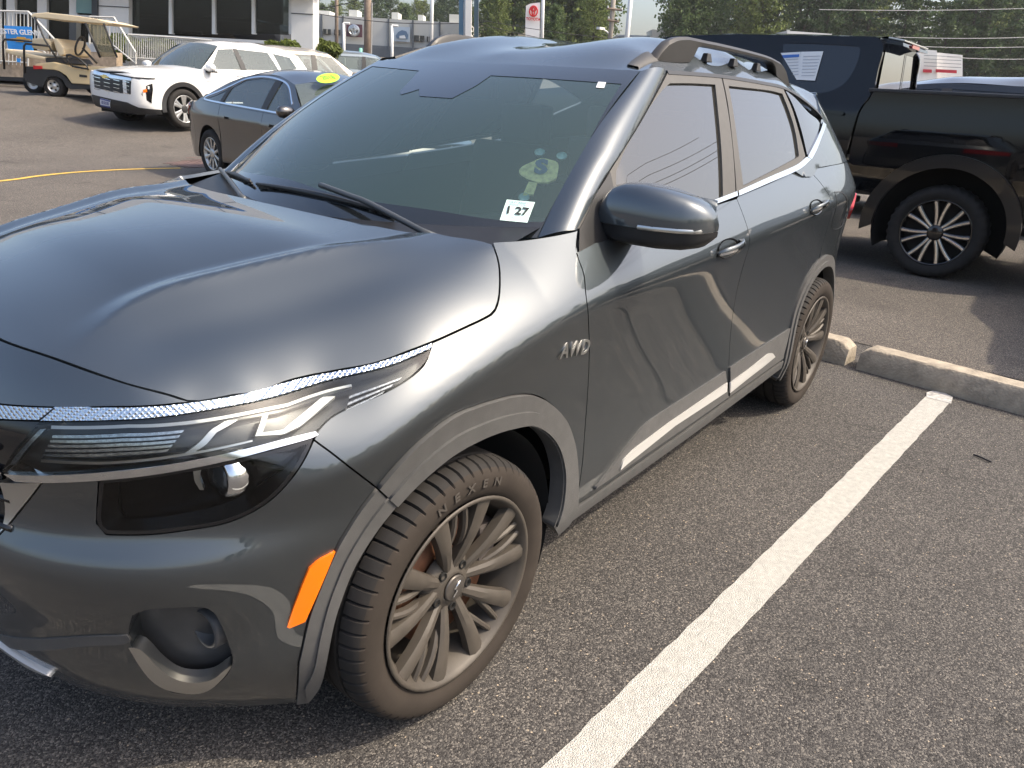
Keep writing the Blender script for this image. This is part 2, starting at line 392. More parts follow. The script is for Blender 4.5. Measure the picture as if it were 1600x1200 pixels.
def gz(x, y):
    """the lot is level round the near cars and climbs gently towards the showroom and the road beyond"""
    x = np.asarray(x, float); y = np.asarray(y, float); d = x*.45+y*.893; D = (x+1.11)*cos(YAW)+(y+1.82)*sin(YAW)
    return .35*sstep(11.2, 15.6, d)+.37*sstep(15.8, 17.2, d)+3.2*sstep(26, 110, D)+1.2*sstep(110, 220, D)
xs = np.r_[-590, -120, -60, np.linspace(-30, 130, 161), 200, 300, 500, 890]; ys = np.r_[-640, -200, -60, np.linspace(-30, 130, 161), 200, 300, 500, 840]
G = np.stack(np.meshgrid(xs, ys, indexing='ij'), -1); G = np.dstack([G, gz(G[..., 0], G[..., 1])])
o = MB().grid(G).build('ground', ASPH, None, True); tag(o, 'grey asphalt car park with pale stone flecks', 'ground', kind='structure')
# older, paler paving of the lane beyond the wheel stops and in front of the showroom
LANE = asphalt_mat('old_asphalt', 1.42, (1.03, .99, .94)); V = []; F = []; idx = {}
for i in range(len(xs)-1):
    for j in range(len(ys)-1):
        cx_, cy_ = (xs[i]+xs[i+1])/2, (ys[j]+ys[j+1])/2
        if not (xs[i] >= 3.99 or ys[j] >= 2.99) or max(abs(cx_), abs(cy_)) > 140: continue
        f_ = []
        for a, b in ((i, j), (i+1, j), (i+1, j+1), (i, j+1)):
            if (a, b) not in idx: idx[(a, b)] = len(V); V.append((xs[a], ys[b], float(G[a, b, 2])+.004))
            f_.append(idx[(a, b)])
        F.append(tuple(f_))
o = mesh('drive_lane', V, F, LANE, None, True, True); tag(o, 'older paler asphalt of the drive lane beyond the bays', 'road', kind='structure')
# ================================================================== the grey SUV in front
def paint_mat(name, col, metal=.75, rough=.36, dust=0.0, flake=.0, dust_col=(.33, .29, .24)):
    m = mat(name, col, rough, metal, coat=1.0, coat_rough=.015); m.node_tree.nodes['Principled BSDF'].inputs['Coat IOR'].default_value = 1.9
    n = m.node_tree.nodes; l = m.node_tree.links; b = n['Principled BSDF']
    if flake:
        tc = n.new('ShaderNodeTexCoord'); v = n.new('ShaderNodeTexVoronoi'); v.inputs['Scale'].default_value = 900; l.new(tc.outputs['Object'], v.inputs['Vector'])
        nm = n.new('ShaderNodeBump'); nm.inputs['Strength'].default_value = flake; nm.inputs['Distance'].default_value = .0006
        sp = n.new('ShaderNodeSeparateColor'); l.new(v.outputs['Color'], sp.inputs[0]); l.new(sp.outputs[0], nm.inputs['Height']); l.new(nm.outputs[0], b.inputs['Normal'])
    if dust:
        tc = n.new('ShaderNodeTexCoord'); ns = n.new('ShaderNodeTexNoise'); ns.inputs['Scale'].default_value = 3.0; ns.inputs['Detail'].default_value = 8; ns.inputs['Roughness'].default_value = .65
        mp = n.new('ShaderNodeMapping'); mp.inputs['Scale'].default_value = (1, 1, .35); l.new(tc.outputs['Object'], mp.inputs[0]); l.new(mp.outputs[0], ns.inputs['Vector'])
        sx = n.new('ShaderNodeSeparateXYZ'); l.new(tc.outputs['Object'], sx.inputs[0])
        r1 = n.new('ShaderNodeMapRange'); r1.inputs[1].default_value = .95; r1.inputs[2].default_value = .35; r1.inputs[3].default_value = .02; r1.inputs[4].default_value = 1; l.new(sx.outputs[2], r1.inputs[0])
        r2 = n.new('ShaderNodeMapRange'); r2.inputs[1].default_value = .35; r2.inputs[2].default_value = .75; r2.inputs[3].default_value = .25; r2.inputs[4].default_value = 1; l.new(ns.outputs['Fac'], r2.inputs[0])
        mu = n.new('ShaderNodeMath'); mu.operation = 'MULTIPLY'; l.new(r1.outputs[0], mu.inputs[0]); l.new(r2.outputs[0], mu.inputs[1])
        m2 = n.new('ShaderNodeMath'); m2.operation = 'MULTIPLY'; m2.inputs[1].default_value = dust; l.new(mu.outputs[0], m2.inputs[0])
        d = n.new('ShaderNodeBsdfDiffuse'); d.inputs[0].default_value = (*dust_col, 1); mx = n.new('ShaderNodeMixShader'); o_ = n['Material Output']
        l.new(m2.outputs[0], mx.inputs[0]); l.new(b.outputs[0], mx.inputs[1]); l.new(d.outputs[0], mx.inputs[2]); l.new(mx.outputs[0], o_.inputs[0])
    return m
PAINT = paint_mat('gunmetal_paint', (.058, .070, .079), metal=.92, rough=.50, dust=.03, flake=.04)
CLAD = mat('grey_cladding', (.082, .081, .079), .55, noise=(30, .12), bump=(900, .12))
BLACK = mat('black_plastic', (.012, .012, .013), .45, noise=(20, .2))
DARK = mat('dark_cavity', (.006, .006, .006), .9)
GLOSSB = mat('gloss_black', (.008, .008, .009), .06, coat=.3)
CHROME = mat('bright_chrome', (.80, .82, .84), .10, 1.0)
SATIN = mat('satin_silver', (.62, .62, .60), .32, 1.0)
SILVP = mat('silver_trim_paint', (.62, .61, .58), .30, .35, coat=.5)
TRIM = mat('window_trim', (.072, .068, .062), .55, noise=(40, .08))
FRIT = mat('ceramic_border', (.010, .012, .014), .08, coat=.8)
WGLASS = glass_mat('windscreen_glass', (.70, .82, .79), 1.35, 1.55, film=.075, film_col=(.38, .62, .60))  # teal film paints a veil of reflected sky into the pane
SGLASS = glass_mat('tinted_glass', (.10, .105, .10), 1.7, 1.7, film=.06, film_col=(.55, .52, .44))  # beige film stands in for hazy sky mirrored in the side glass
LENS = glass_mat('lamp_lens', (.86, .88, .88), 1.0, 1.5)
RUBBER = mat('tyre_rubber', (.022, .020, .0185), .8, noise=(14, .25), spec=.3)
SIDEW = mat('dusty_sidewall', (.036, .029, .0235), .85, noise=(9, .22), spec=.25)
RIM = mat('dusty_alloy', (.070, .060, .049), .55, .15, noise=(25, .16))
RUST = mat('rusty_disc', (.22, .10, .055), .6, .3, noise=(30, .4))
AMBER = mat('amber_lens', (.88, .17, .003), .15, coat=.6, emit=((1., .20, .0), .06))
RED = mat('red_lens', (.42, .01, .015), .10, coat=.8)
WHITE = mat('white_plastic', (.75, .76, .76), .25, coat=.5)

suv = empty('suv', (1.315, 0, 0))
tag(suv, 'large dark grey SUV in the foreground with grey wheel arch cladding and roof rails', 'car')
suv['world_parts'] = 1      # its parts are modelled in world coordinates
# --- lower skin
PLAN = [(-.800, 0), (-.789, -.22), (-.745, -.42), (-.672, -.565), (-.575, -.676), (-.465, -.762), (-.345, -.823), (-.20, -.861), (-.05, -.878), (.15, -.885), (.45, -.887),
        (1.0, -.890), (1.6, -.891), (2.2, -.889), (2.63, -.885), (2.90, -.868), (3.08, -.832), (3.22, -.772), (3.33, -.68), (3.41, -.52), (3.455, -.27), (3.465, 0)]
ZC = cspline([-.9, -.5, -.3, -.1, .15, .45, .8, 1.2, 1.8, 2.4, 3.0, 3.5], [.70, .72, .765, .838, .900, .948, .966, .980, 1.002, 1.028, 1.05, 1.06])
KU = lerp_tab([-.6, -.1, .25, .5, .8, 4], [.52, .52, .50, .50, .53, .53])
K2 = lerp_tab([-.6, .30, .55, .8, 4], [2.9, 2.9, 1.2, .25, .25])
SC = cspline([-.3, 0, .12, .3, .5, .72, .9, 1.0, 1.3], [0, 0, -.010, -.021, -.024, -.016, -.003, .0, 0])
OFRONT = cspline([.15, .22, .27, .33, .42, .48, .54, .585, .62, .655, .69, .74, .80, .85, .90, .95, 1.0, 1.06, 1.12, 1.2],
                 [-.12, -.075, -.05, -.034, -.022, -.006, .008, .012, .004, -.016, -.024, -.020, -.006, -.008, -.030, -.062, -.115, -.20, -.31, -.5])
def suv_off(x, z, s):
    zc = ZC(x); q = (zc-z)/(zc-.36)
    side = -KU(x)*softplus(z-zc, .010)-K2(x)*np.clip(z-zc, 0, 1)**2+SC(q)-.30*softplus(.335-z, .012)
    # flank: a second soft crease low on the doors
    wf = 1-sstep(-.62, -.22, x)
    return wf*OFRONT(z)+(1-wf)*side
BSb = BodySide(PLAN, suv_off)
BS = Surf(BSb.fn, 0, BSb.len, .17, 1.19, 1, n=420, m=110)
sx = BSb.s_at_x

def sp_(name, surf, loop, m, parent=suv, **kw): return panel(name, surf, loop, m, parent, **kw)

# photo outlines (pixels of the 1600 x 1200 photograph)
HOOD_FRONT = [(0, 530), (80, 558), (170, 590), (250, 613), (297, 628)]
BAND_TOP = [(297, 628), (405, 608), (540, 576.5), (675, 535)]
HOOD_SIDE = [(675, 535), (722, 514), (758, 497), (772, 487), (779, 468), (781, 440), (779, 410), (769, 378)]
FEND_TOP = [(769, 378), (805, 376), (839, 372), (870, 367), (903, 360)]
DOOR_F = [(903, 360), (901, 395), (912, 427), (918, 480), (921, 545), (918, 617), (912, 700), (904, 765), (899, 790)]
ARCH_O = [(588, 762), (612, 733), (643, 700), (675, 672), (710, 647), (745, 633), (777, 623), (803, 617), (827, 616), (845, 621), (860, 631), (875, 646), (887, 665), (897, 700), (901, 745), (900, 790)]
ARCH_I = [(617, 789), (640, 764), (667, 739), (698, 714), (730, 695), (765, 679), (797, 670), (826, 666), (851, 680), (867, 703), (875, 735), (875, 765), (870, 797), (861, 822)]
GAP_BF = [(490, 687), (530, 717), (588, 762)]
loop_fender = BS.outline(HOOD_SIDE, FEND_TOP, DOOR_F, ARCH_O[::-1], GAP_BF[::-1], [(490, 687), (493, 678), (513, 655), (540, 639), (585, 620), (630, 597), (662, 570), (675, 535)])
fender = sp_('fender', BS, loop_fender, PAINT, mirror=True, res=.018)

# --- doors, sills, quarter panels
SX15 = sx(1.50)
BELT_F = [(901, 393), (931, 379), (1000, 358), (1060, 338), (1105, 324), (1150, 308)]
MID_CUT = [('p', sx(1.495), 1.128), ('p', sx(1.50), 1.0), ('p', sx(1.505), .8), ('p', sx(1.525), .6), ('p', sx(1.545), .36)]
BOT_F = [('p', sx(1.545), .36), ('p', sx(1.0), .355), ('p', sx(.56), .352)]
d_cut = BS.line(DOOR_F); d_low = d_cut[d_cut[:, 1] > .352]
mid = BS.line(MID_CUT)
door_f = sp_('front_door', BS, np.vstack([BS.line([(901, 394), (931, 378)]), BS.line(BELT_F[1:-1]), mid, BS.line(BOT_F), d_low[::-1][: -4]]), PAINT, mirror=True, res=.018)
ARCH_RO = [(1217, 556), (1233, 512), (1244, 485), (1256, 453), (1272, 422), (1287, 400), (1300, 389), (1312, 384)]
RD_CUT = [(1266, 246), (1274, 266), (1287, 285), (1294, 308), (1296, 347), (1294, 384)]
rd_top = BS.line([(1152, 307), (1200, 287), (1244, 267), (1258, 254)])
arch_c = lambda R, a0, a1, zc=.345, xc=2.63, n=24: np.array([(sx(xc+R*cos(t)), zc+R*sin(t)) for t in np.linspace(radians(a0), radians(a1), n)])
rarch = arch_c(.435, 104, 186)
rdc = np.array([(sx(2.315), 1.185), (sx(2.40), 1.13), (sx(2.47), 1.06), (sx(2.515), .96), (sx(2.53), .86), (sx(2.527), .785)])
door_r = sp_('rear_door', BS, np.vstack([np.array([(mid[0][0], mid[0][1])]), rd_top, crom(rdc, 6), rarch, np.array([(sx(2.17), .36)]), mid[::-1]]), PAINT, mirror=True, res=.02)
quarter = sp_('quarter_panel', BS, np.vstack([crom(rdc, 6)[::-1], np.array([(sx(2.33), 1.19), (sx(3.05), 1.19), (BSb.len*.93, 1.19), (BSb.len*.93, .55)]), np.array([(sx(3.04), .52)]), arch_c(.435, 20, 100)]), PAINT, mirror=True, res=.025)
rear_b = sp_('rear_bumper', BS, np.array([(sx(3.03), .52), (BSb.len, .55), (BSb.len, .22), (sx(3.10), .22), (sx(3.06), .34)]), CLAD, mirror=True, res=.04)
tailgate = sp_('tailgate', BS, np.array([(BSb.len*.93, 1.19), (BSb.len, 1.19), (BSb.len, .55), (BSb.len*.93, .55)]), PAINT, mirror=True, res=.04)
# arch cladding rings, bumper end cladding
ao, ai = BS.line(ARCH_O), BS.line(ARCH_I)
end = np.array([(sx(.475), .335), (sx(.45), .305), (sx(.40), .295)])
def lip_ring(o_, i_, k0=.50, k1=.93):
    A = resample(o_, .02); n_ = len(A); L = np.r_[0, np.cumsum(np.linalg.norm(np.diff(i_, axis=0), axis=1))]; q = np.linspace(0, L[-1], n_); B = np.stack([np.interp(q, L, i_[:, k]) for k in (0, 1)], 1); return np.vstack([A+(B-A)*k0, (A+(B-A)*k1)[::-1]])
clad_f = sp_('arch_cladding', BS, np.vstack([ao, end, ai[::-1], BS.line([(617, 789), (588, 762)])]), CLAD, mirror=True, res=.014, lift=.009, flange=.045)
ro = arch_c(.435, 0, 192); ri = arch_c(.375, 0, 196)
clad_r = sp_('arch_cladding', BS, np.vstack([ro, np.array([(sx(2.20), .27)]), ri[::-1]]), CLAD, mirror=True, res=.016, lift=.009, flange=.045)
BC_O = [(588, 762), (566, 790), (546, 820), (523, 860), (500, 915), (481, 969), (466, 1035)]
BC_I = [(617, 789), (590, 823), (563, 864), (546, 897), (534, 931), (521, 975), (511, 1027), (500, 1070), (481, 1100)]
bco, bci = BS.line(BC_O), BS.line(BC_I)
clad_b = sp_('bumper_end_cladding', BS, np.vstack([bco, BS.line([(466, 1035), (462, 1102), (481, 1100)], smooth=False), bci[::-1]]), CLAD, mirror=True, res=.014, lift=.006, flange=.03)
for o_, i_, l_ in ((ao, ai, .016), (ro, ri, .016), (bco, bci, .012)): sp_('arch_lip', BS, lip_ring(o_, i_), CLAD, mirror=True, res=.016, lift=l_, flange=.010, gap=0)
# sill and door cladding with bright insert
sill = sp_('sill', BS, np.array([(sx(.47), .35), (sx(2.20), .358), (sx(2.20), .318), (sx(1.4), .308), (sx(.47), .308)]), CLAD, mirror=True, res=.03, lift=.004, flange=.09)
dcl_top = BS.line([(974, 699), (1009, 659), (1060, 625), (1131, 579)])
dc1 = np.vstack([np.array([(sx(.56), .375)]), dcl_top, np.array([(sx(1.535), .375)])])
dc1 = sp_('door_cladding', BS, dc1, CLAD, mirror=True, res=.02, lift=.008, flange=.012)
dc2 = np.vstack([BS.line([(1138, 574), (1185, 543), (1233, 512)]), np.array([(sx(2.17), .40), (sx(2.17), .375), (sx(1.55), .375)])])
dc2 = sp_('door_cladding', BS, dc2, CLAD, mirror=True, res=.02, lift=.008, flange=.012)
in1 = BS.outline([(964, 733), (969, 717), (985, 701), (1040, 660), (1132, 597)], [(1132, 597), (1131, 611)], [(1131, 611), (1050, 664), (974, 724)], smooth=False)
sp_('bright_insert', BS, in1, SILVP, door_f[0], res=.02, lift=.013, flange=.006, gap=0)
in2 = BS.outline([(1137, 597), (1170, 573), (1196, 552), (1203, 551), (1207, 557), (1190, 571), (1165, 590), (1136, 613)], smooth=False)
sp_('bright_insert', BS, in2, SILVP, door_r[0], res=.02, lift=.013, flange=.006, gap=0)

# --- front bumper with fog pocket
POCK = mat('pocket_grey', (.050, .051, .053), .5, noise=(40, .1))
FOG = [(206, 962), (227, 953), (270, 950), (308, 948), (332, 955), (346, 977), (358, 1008), (364, 1034), (352, 1058), (325, 1079), (300, 1084), (272, 1083), (248, 1070), (224, 1047), (207, 1020), (201, 990)]
fog = BS.line(FOG+FOG[:1])[:-1]
LOW_IN = [(155, 750), (152, 790), (151, 818), (166, 835)]
LOW_BOT = [(166, 835), (234, 835), (300, 827), (360, 815), (414, 788), (459, 743), (490, 687)]
bot = BS.line([(462, 1102), (420, 1110), (315, 1107), (210, 1096), (105, 1075), (77, 1054)])
gr_edge = BS.line([(67, 752), (30, 800), (0, 835)])
GRX = gr_edge[-1]
b_loop = np.vstack([BS.line(LOW_IN, False), BS.line(LOW_BOT), BS.line(GAP_BF), bco, BS.line([(466, 1035), (462, 1102)]), bot, np.array([(.30, .235), (0, .235), (0, .585), (.30, .60)]), gr_edge[::-1], BS.line([(67, 752), (155, 750)])])
bumper = sp_('front_bumper', BS, b_loop, PAINT, holes=[fog], mirror=True, res=.016, hole_flange=.05)
for sd_, bp_ in zip((1, -1), bumper):
    pk = panel('fog_pocket', BS, inset(clean_loop(fog, .02), -.006), POCK, bp_, res=.02, lift=-.05, flange=0, gap=0)
    if sd_ < 0: pk.data.transform(Matrix.Diagonal((1, -1, 1, 1))); pk.data.flip_normals()
# silver blade on the lower edge of the pocket
bl = BS.outline([(201, 1012), (218, 1040), (240, 1066), (265, 1079), (300, 1084), (325, 1079), (350, 1058), (362, 1040)], [(362, 1040), (352, 1046), (330, 1062), (300, 1066), (272, 1060), (245, 1040), (228, 1022), (214, 1012), (201, 1012)])
sp_('fog_trim_blade', BS, bl, SATIN, bumper[0], res=.012, lift=.001, flange=.03, gap=0, edge=.012)
lip = BS.outline([(0, 991), (120, 994), (199, 991)], [(199, 991), (199, 1004), (120, 1010), (0, 1008)])
sp_('bumper_lip', BS, lip, CLAD, bumper[0], res=.02, lift=.003, flange=.006, gap=0)
sk = BS.outline([(0, 998), (30, 1020), (77, 1055)], [(77, 1055), (40, 1042), (0, 1024)])
sp_('skid_trim', BS, np.vstack([sk]), SILVP, bumper[0], res=.02, lift=.012, flange=.02, gap=0)
am = BS.outline([(522, 860), (497, 873), (482, 886), (470, 915), (457, 950), (448, 977), (452, 979), (476, 969)], smooth=False)
sp_('side_marker', BS, am, AMBER, bumper[0], res=.012, lift=.006, flange=.01, gap=0, edge=.01)
# fog lamp barrel in the pocket
a_, b_ = BS.pix(330, 1003); c0 = BS.P(a_, b_)[0]; nf = BS.N(a_, b_)[0]; ax = np.array([-1, -.05, 0.02]); ax /= np.linalg.norm(ax)
u_ = np.cross(ax, [0, 0, 1]); u_ /= np.linalg.norm(u_); v_ = np.cross(u_, ax); c0 = c0-nf*.035+np.array([.0, .012, 0])
G = np.array([[c0+ax*t+r*(cos(q)*u_+sin(q)*v_) for (r, t) in ((.048, -.05), (.045, .012), (.040, .018), (.035, .016), (.031, -.02), (.0005, -.024))] for q in np.linspace(0, 2*pi, 28, endpoint=False)])
MB().grid(G, cu=True).build('fog_lamp', POCK, bumper[0], True)
# centre cover between bonnet and lamps, lower intake and grille
hf = BS.line(HOOD_FRONT); bt0 = BS.line([(297, 628), (180, 636), (88, 637), (0, 632)])
ZG = bt0[-1]
cover = sp_('grille_cover', BS, np.vstack([hf, bt0, np.array([(0, ZG[1]+.01), (0, hf[0][1]+.012)])]), PAINT, mirror=True, res=.02)
gl = np.vstack([BS.line([(63, 658), (2, 738)]), gr_edge[-1:], np.array([(.28, .62), (0, .60), (0, ZG[1]-.05), (.3, ZG[1]-.05)]), BS.line([(0, 655), (63, 657)])])
grille = sp_('grille', BS, gl, GLOSSB, mirror=True, res=.03, lift=-.012)
for side in (1, -1):
    for k in range(4):
        zz = .65+.055*k; P = BS.P(np.linspace(.0, .42, 12), np.full(12, zz))*np.array([1, side, 1]); MB().tube(P+np.array([.004, 0, 0]), .009, 6).build('grille_bar', GLOSSB, grille[0] if side > 0 else grille[1], True)
gs2 = BS.outline([(67, 752), (30, 800), (0, 835)], [(0, 835), (0, 752)], [(0, 752), (67, 752)], smooth=False)
sp_('grille_lower_frame', BS, gs2, SATIN, grille[0], res=.02, lift=.003, gap=.001)

# --- headlamps
band = BS.outline([(88, 637), (180, 636), (297, 629)], [(297, 629), (405, 609), (540, 578), (675, 536)], [(674, 545), (585, 579), (450, 615), (315, 643), (180, 657), (63, 658)])
hl = [empty('headlight', (0, 0, 0), 0, suv) for _ in (0,)][0]; hl.location = (0, 0, 0); hl['world_parts'] = 1
hl.matrix_parent_inverse = Matrix.Translation(suv.location).inverted()
def pattern_chrome():
    m = mat('diamond_pattern_chrome', (.66, .72, .78), .16, 1.0); n = m.node_tree.nodes; l = m.node_tree.links; b = n['Principled BSDF']
    tc = n.new('ShaderNodeTexCoord'); v = n.new('ShaderNodeTexVoronoi'); v.inputs['Scale'].default_value = 150; v.inputs['Randomness'].default_value = 0; l.new(tc.outputs['Object'], v.inputs['Vector'])
    mp = n.new('ShaderNodeMapping'); mp.inputs['Rotation'].default_value = (.6, .5, .78); l.new(tc.outputs['Object'], mp.inputs[0]); l.new(mp.outputs[0], v.inputs['Vector'])
    bp = n.new('ShaderNodeBump'); bp.inputs['Strength'].default_value = .9; bp.inputs['Distance'].default_value = .003; l.new(v.outputs['Distance'], bp.inputs['Height']); l.new(bp.outputs[0], b.inputs['Normal']); return m
DIA = pattern_chrome()
sp_('chrome_band', BS, band, DIA, hl, res=.012, lift=.003, gap=.001)
sp_('chrome_band', BS, np.vstack([bt0[8:], np.array([(0, ZG[1]+.008), (0, ZG[1]-.022)]), BS.line([(0, 655), (63, 657), (88, 637)], False)]), DIA, grille[0], res=.012, lift=.004, gap=.001)
LENS_UP = [[(63, 658), (180, 657), (315, 643), (450, 615), (585, 579), (674, 545)], [(674, 545), (666, 566), (630, 597), (585, 619), (540, 639), (513, 655), (493, 676)], [(493, 676), (405, 696), (270, 723), (144, 737), (2, 738)], [(2, 738), (63, 657)]]
lu = BS.outline(*LENS_UP)
sp_('housing', BS, lu, mat('lamp_housing', (.085, .088, .09), .3, .4), hl, res=.02, lift=-.035, flange=0, gap=0)
sp_('lens', BS, lu, LENS, hl, res=.018, gap=.001, flange=.035)
ll = BS.outline(LOW_IN, LOW_BOT, [(490, 684), (405, 708), (270, 735), (155, 750)])
sp_('housing', BS, ll, GLOSSB, hl, res=.02, lift=-.075, flange=0, gap=0)
sp_('lens', BS, ll, LENS, hl, res=.018, gap=.0015, flange=0)
sp_('lamp_rim', BS, ll, GLOSSB, hl, holes=[inset(clean_loop(ll, .02), .008)], res=.02, gap=.001, flange=.07, lift=.0005, hole_flange=.06)
strip = BS.outline([(9, 738), (144, 737), (270, 723), (405, 696), (493, 675)], [(493, 675), (490, 684), (405, 707), (270, 735), (144, 749), (27, 750)])
sp_('chrome_strip', BS, strip, CHROME, hl, res=.012, lift=.005, gap=0)
def zb(pts): return [(x/2.222, 500+y/2.222) for x, y in pts]
def lamp_piece(name, pts, m, lift=-.018, fl=.012, smooth=False): return sp_(name, BS, BS.outline(zb(pts), smooth=smooth), m, hl, res=.012, lift=lift, flange=fl, gap=0, edge=.008)
LEDW = mat('led_diffuser', (.86, .88, .86), .3, coat=.6)
CLEAR = mat('frosted_reflector', (.50, .52, .52), .22, .8, noise=(140, .5))
lamp_piece('led_strip', [(935, 320), (915, 326), (888, 402), (985, 395), (1045, 365), (1165, 260), (1120, 262), (1010, 355), (985, 378), (915, 388)], LEDW, -.006)
lamp_piece('led_strip', [(830, 342), (790, 345), (735, 378), (690, 430), (640, 468), (660, 472), (715, 437), (755, 388)], SATIN, -.010)
lamp_piece('led_line', [(170, 366), (440, 362), (720, 340), (1000, 285), (1220, 218), (1222, 226), (1000, 296), (720, 352), (440, 374), (168, 378)], LEDW, -.006)
lamp_piece('led_line', [(130, 380), (150, 378), (45, 508), (22, 512)], CLEAR, -.006)
for i in range(5):
    y0 = 402+i*19; lamp_piece('reflector_slat', [(165-i*10, y0), (420, y0-8), (640-i*14, y0-22), (632-i*14, y0-11), (420, y0+4), (163-i*10, y0+10)], CLEAR, -.012-.001*i)
for i in range(4):
    lamp_piece('reflector_slat', [(1215-i*5, 255+i*24), (1400-i*30, 190+i*24), (1395-i*30, 198+i*24), (1213-i*5, 264+i*24)], CLEAR, -.012)
lamp_piece('inner_edge', [(130, 492), (350, 500), (620, 470), (880, 415), (880, 421), (620, 480), (350, 510), (130, 502)], SATIN, -.008)
# projector
a_, b_ = BS.pix(346, 757); c0 = BS.P(a_, b_)[0]; nf = BS.N(a_, b_)[0]; ax = np.array([-.98, .02, .06]); ax /= np.linalg.norm(ax); u_ = np.cross(ax, [0, 0, 1]); u_ /= np.linalg.norm(u_); v_ = np.cross(u_, ax); c0 = c0-nf*.026+np.array([.0, 0, .004])
G = np.array([[c0+ax*t+r*(cos(q)*u_+sin(q)*v_)*(1+(.03 if (i % 2 and 1 < j < 4) else 0)) for j, (r, t) in enumerate(((.010, -.05), (.044, -.045), (.047, -.012), (.040, .008), (.034, .010), (.030, .004)))] for i, q in enumerate(np.linspace(0, 2*pi, 40, endpoint=False))])
prj = MB().grid(G, cu=True).build('projector', CHROME, hl, True)
G = np.array([[c0+ax*(.016*cos(p)+.002)+.030*sin(p)*(cos(q)*u_+sin(q)*v_) for p in np.linspace(0.01, pi/2, 6)] for q in np.linspace(0, 2*pi, 24, endpoint=False)])
MB().grid(G, cu=True).build('projector_lens', mat('projector_glass', (.05, .06, .07), .02, coat=1), hl, True)
lamp_piece('projector_shroud', [(668, 525), (700, 522), (690, 560), (705, 605), (690, 604), (672, 575)], SATIN, -.012)
# mirrored twin on the far side
hr = empty('headlight', (0, 0, 0), 0, suv); hr['world_parts'] = 1; hr.matrix_parent_inverse = Matrix.Translation(suv.location).inverted()
for c_ in list(hl.children):
    me = c_.data.copy(); me.transform(Matrix.Diagonal((1, -1, 1, 1))); me.flip_normals(); link(c_.name.split('.')[0], me, hr)

# --- bonnet
rear_c = BS.W(*BS.pix(769, 378))[0]
hs = BS.line(HOOD_SIDE); bt = BS.line(BAND_TOP)
edge3 = [BS.P(p[0], p[1])[0] for L in (hf[::4], bt[::4], hs[::4]) for p in L]
ctl = [(.135, 0, 1.118), (.14, -.15, 1.117), (.155, -.30, 1.113), (.19, -.47, 1.108), (.235, -.60, 1.103), (-.25, 0, 1.090), (-.45, 0, 1.058), (-.60, 0, 1.022), (-.25, -.3, 1.070), (-.45, -.3, 1.036),
       (-.47, -.5, .984), (-.05, -.3, 1.10), (-.05, 0, 1.108)]
out3 = [BS.P(p[0], p[1]-.022)[0] for L in (bt[6::4], hs[::4]) for p in L]
ctl = [c for c in ctl if abs(c[1]) < .52 or c[0] > .2]
pts = []
for p in list(edge3)+out3+ctl:
    pts.append(tuple(p))
    if abs(p[1]) > .01: pts.append((p[0], -p[1], p[2]))
e0 = BS.P(0, hf[0][1]+.012)[0]; pts.append(tuple(e0))
HZ = rbf_height(pts)
H0 = Surf(lambda x, y: np.stack([x, y, HZ(x, y)+.02], 1), -.8, .35, -.84, .84, 1, n=120, m=120)
rp_ = sorted([(a, -b) for a, b in (H0.pix(*p) for p in ((107, 531), (150, 502), (203, 470), (315, 438), (381, 422), (457, 404), (594, 373)))]); YR = cspline([-.95]+[p[0] for p in rp_]+[.4], [rp_[0][1]+.12]+[p[1] for p in rp_]+[rp_[-1][1]+.05])
def hood_fn(x, y):
    ay = np.abs(y); yr = YR(x); h = .030*sstep(-.66, -.30, x)*(1-.75*sstep(-.10, .20, x))
    wi = .055; fd = sstep(-.62, -.42, x)*(1-.5*sstep(.02, .2, x)); z = HZ(x, y)+h*np.exp(-softplus(ay-yr, .003)/.060)-.36*fd*(wi-softplus(wi-softplus(yr-ay, .002), .006))-.25*h*np.exp(-((ay-yr-.12)/.06)**2)
    return np.stack([x, y, z], 1)
HS = Surf(hood_fn, -.8, .35, -.84, .84, 1, n=200, m=200)
rear_edge = np.array([(.135, 0), (.14, -.15), (.155, -.30), (.19, -.47), (.235, -.60)])
h3 = np.vstack([BS.P(hf[:, 0], hf[:, 1]), BS.P(bt[:, 0], bt[:, 1]), BS.P(hs[:, 0], hs[:, 1])])[:, :2]
hl_loop = np.vstack([[(e0[0], 0)], h3, crom(rear_edge, 6)[::-1]])
full = np.vstack([hl_loop, (hl_loop*np.array([1, -1]))[::-1]])
hood = sp_('bonnet', HS, full, PAINT, res=.012, gap=.0022, flange=.015, edge=.02)
# --- side glass surface
SB = lambda x: BSb.fn(sx(np.asarray(x, float)), np.full(np.shape(x), 1.125))[:, 1]
def gs_fn(x, z):
    x = np.asarray(x, float); d = z-1.125; yb = SB(x)
    tap = .10*sstep(2.35, 3.35, x)+.03*sstep(.95, .4, x)
    return np.stack([x, yb+.455*d+.22*np.clip(d, 0, 1)**2+tap*np.clip(d, 0, 1)*2.2, z], 1)
GS = Surf(gs_fn, .30, 3.30, 1.05, 1.62, 1, n=320, m=120)
def gp(name, loop, m, parent=suv, **kw): return panel(name, GS, loop, m, parent, **kw)
def q3(pts): return [(800+x/4, y/4) for x, y in pts]       # coordinates measured on a 4x enlargement of the photograph from (800,0)
F_OUT = [[(903, 360), (905, 348), (957, 258), (1000, 190), (1041, 115)], [(1041, 114), (1085, 117), (1126, 121)], [(1126, 121), (1134, 160), (1143, 225), (1148, 303)], [(1148, 305), (1105, 321), (1000, 352), (931, 378), (903, 392), (903, 360)]]
fo = GS.outline(*F_OUT)
F_GL = [[(961, 268), (975, 235), (1005, 182), (1030, 146), (1045, 131)], [(1045, 131), (1080, 131), (1116, 133)], [(1116, 133), (1121, 180), (1126, 240), (1128, 306)], [(1128, 308), (1105, 315), (1010, 345), (960, 362)], [(960, 362), (960, 320), (961, 268)]]
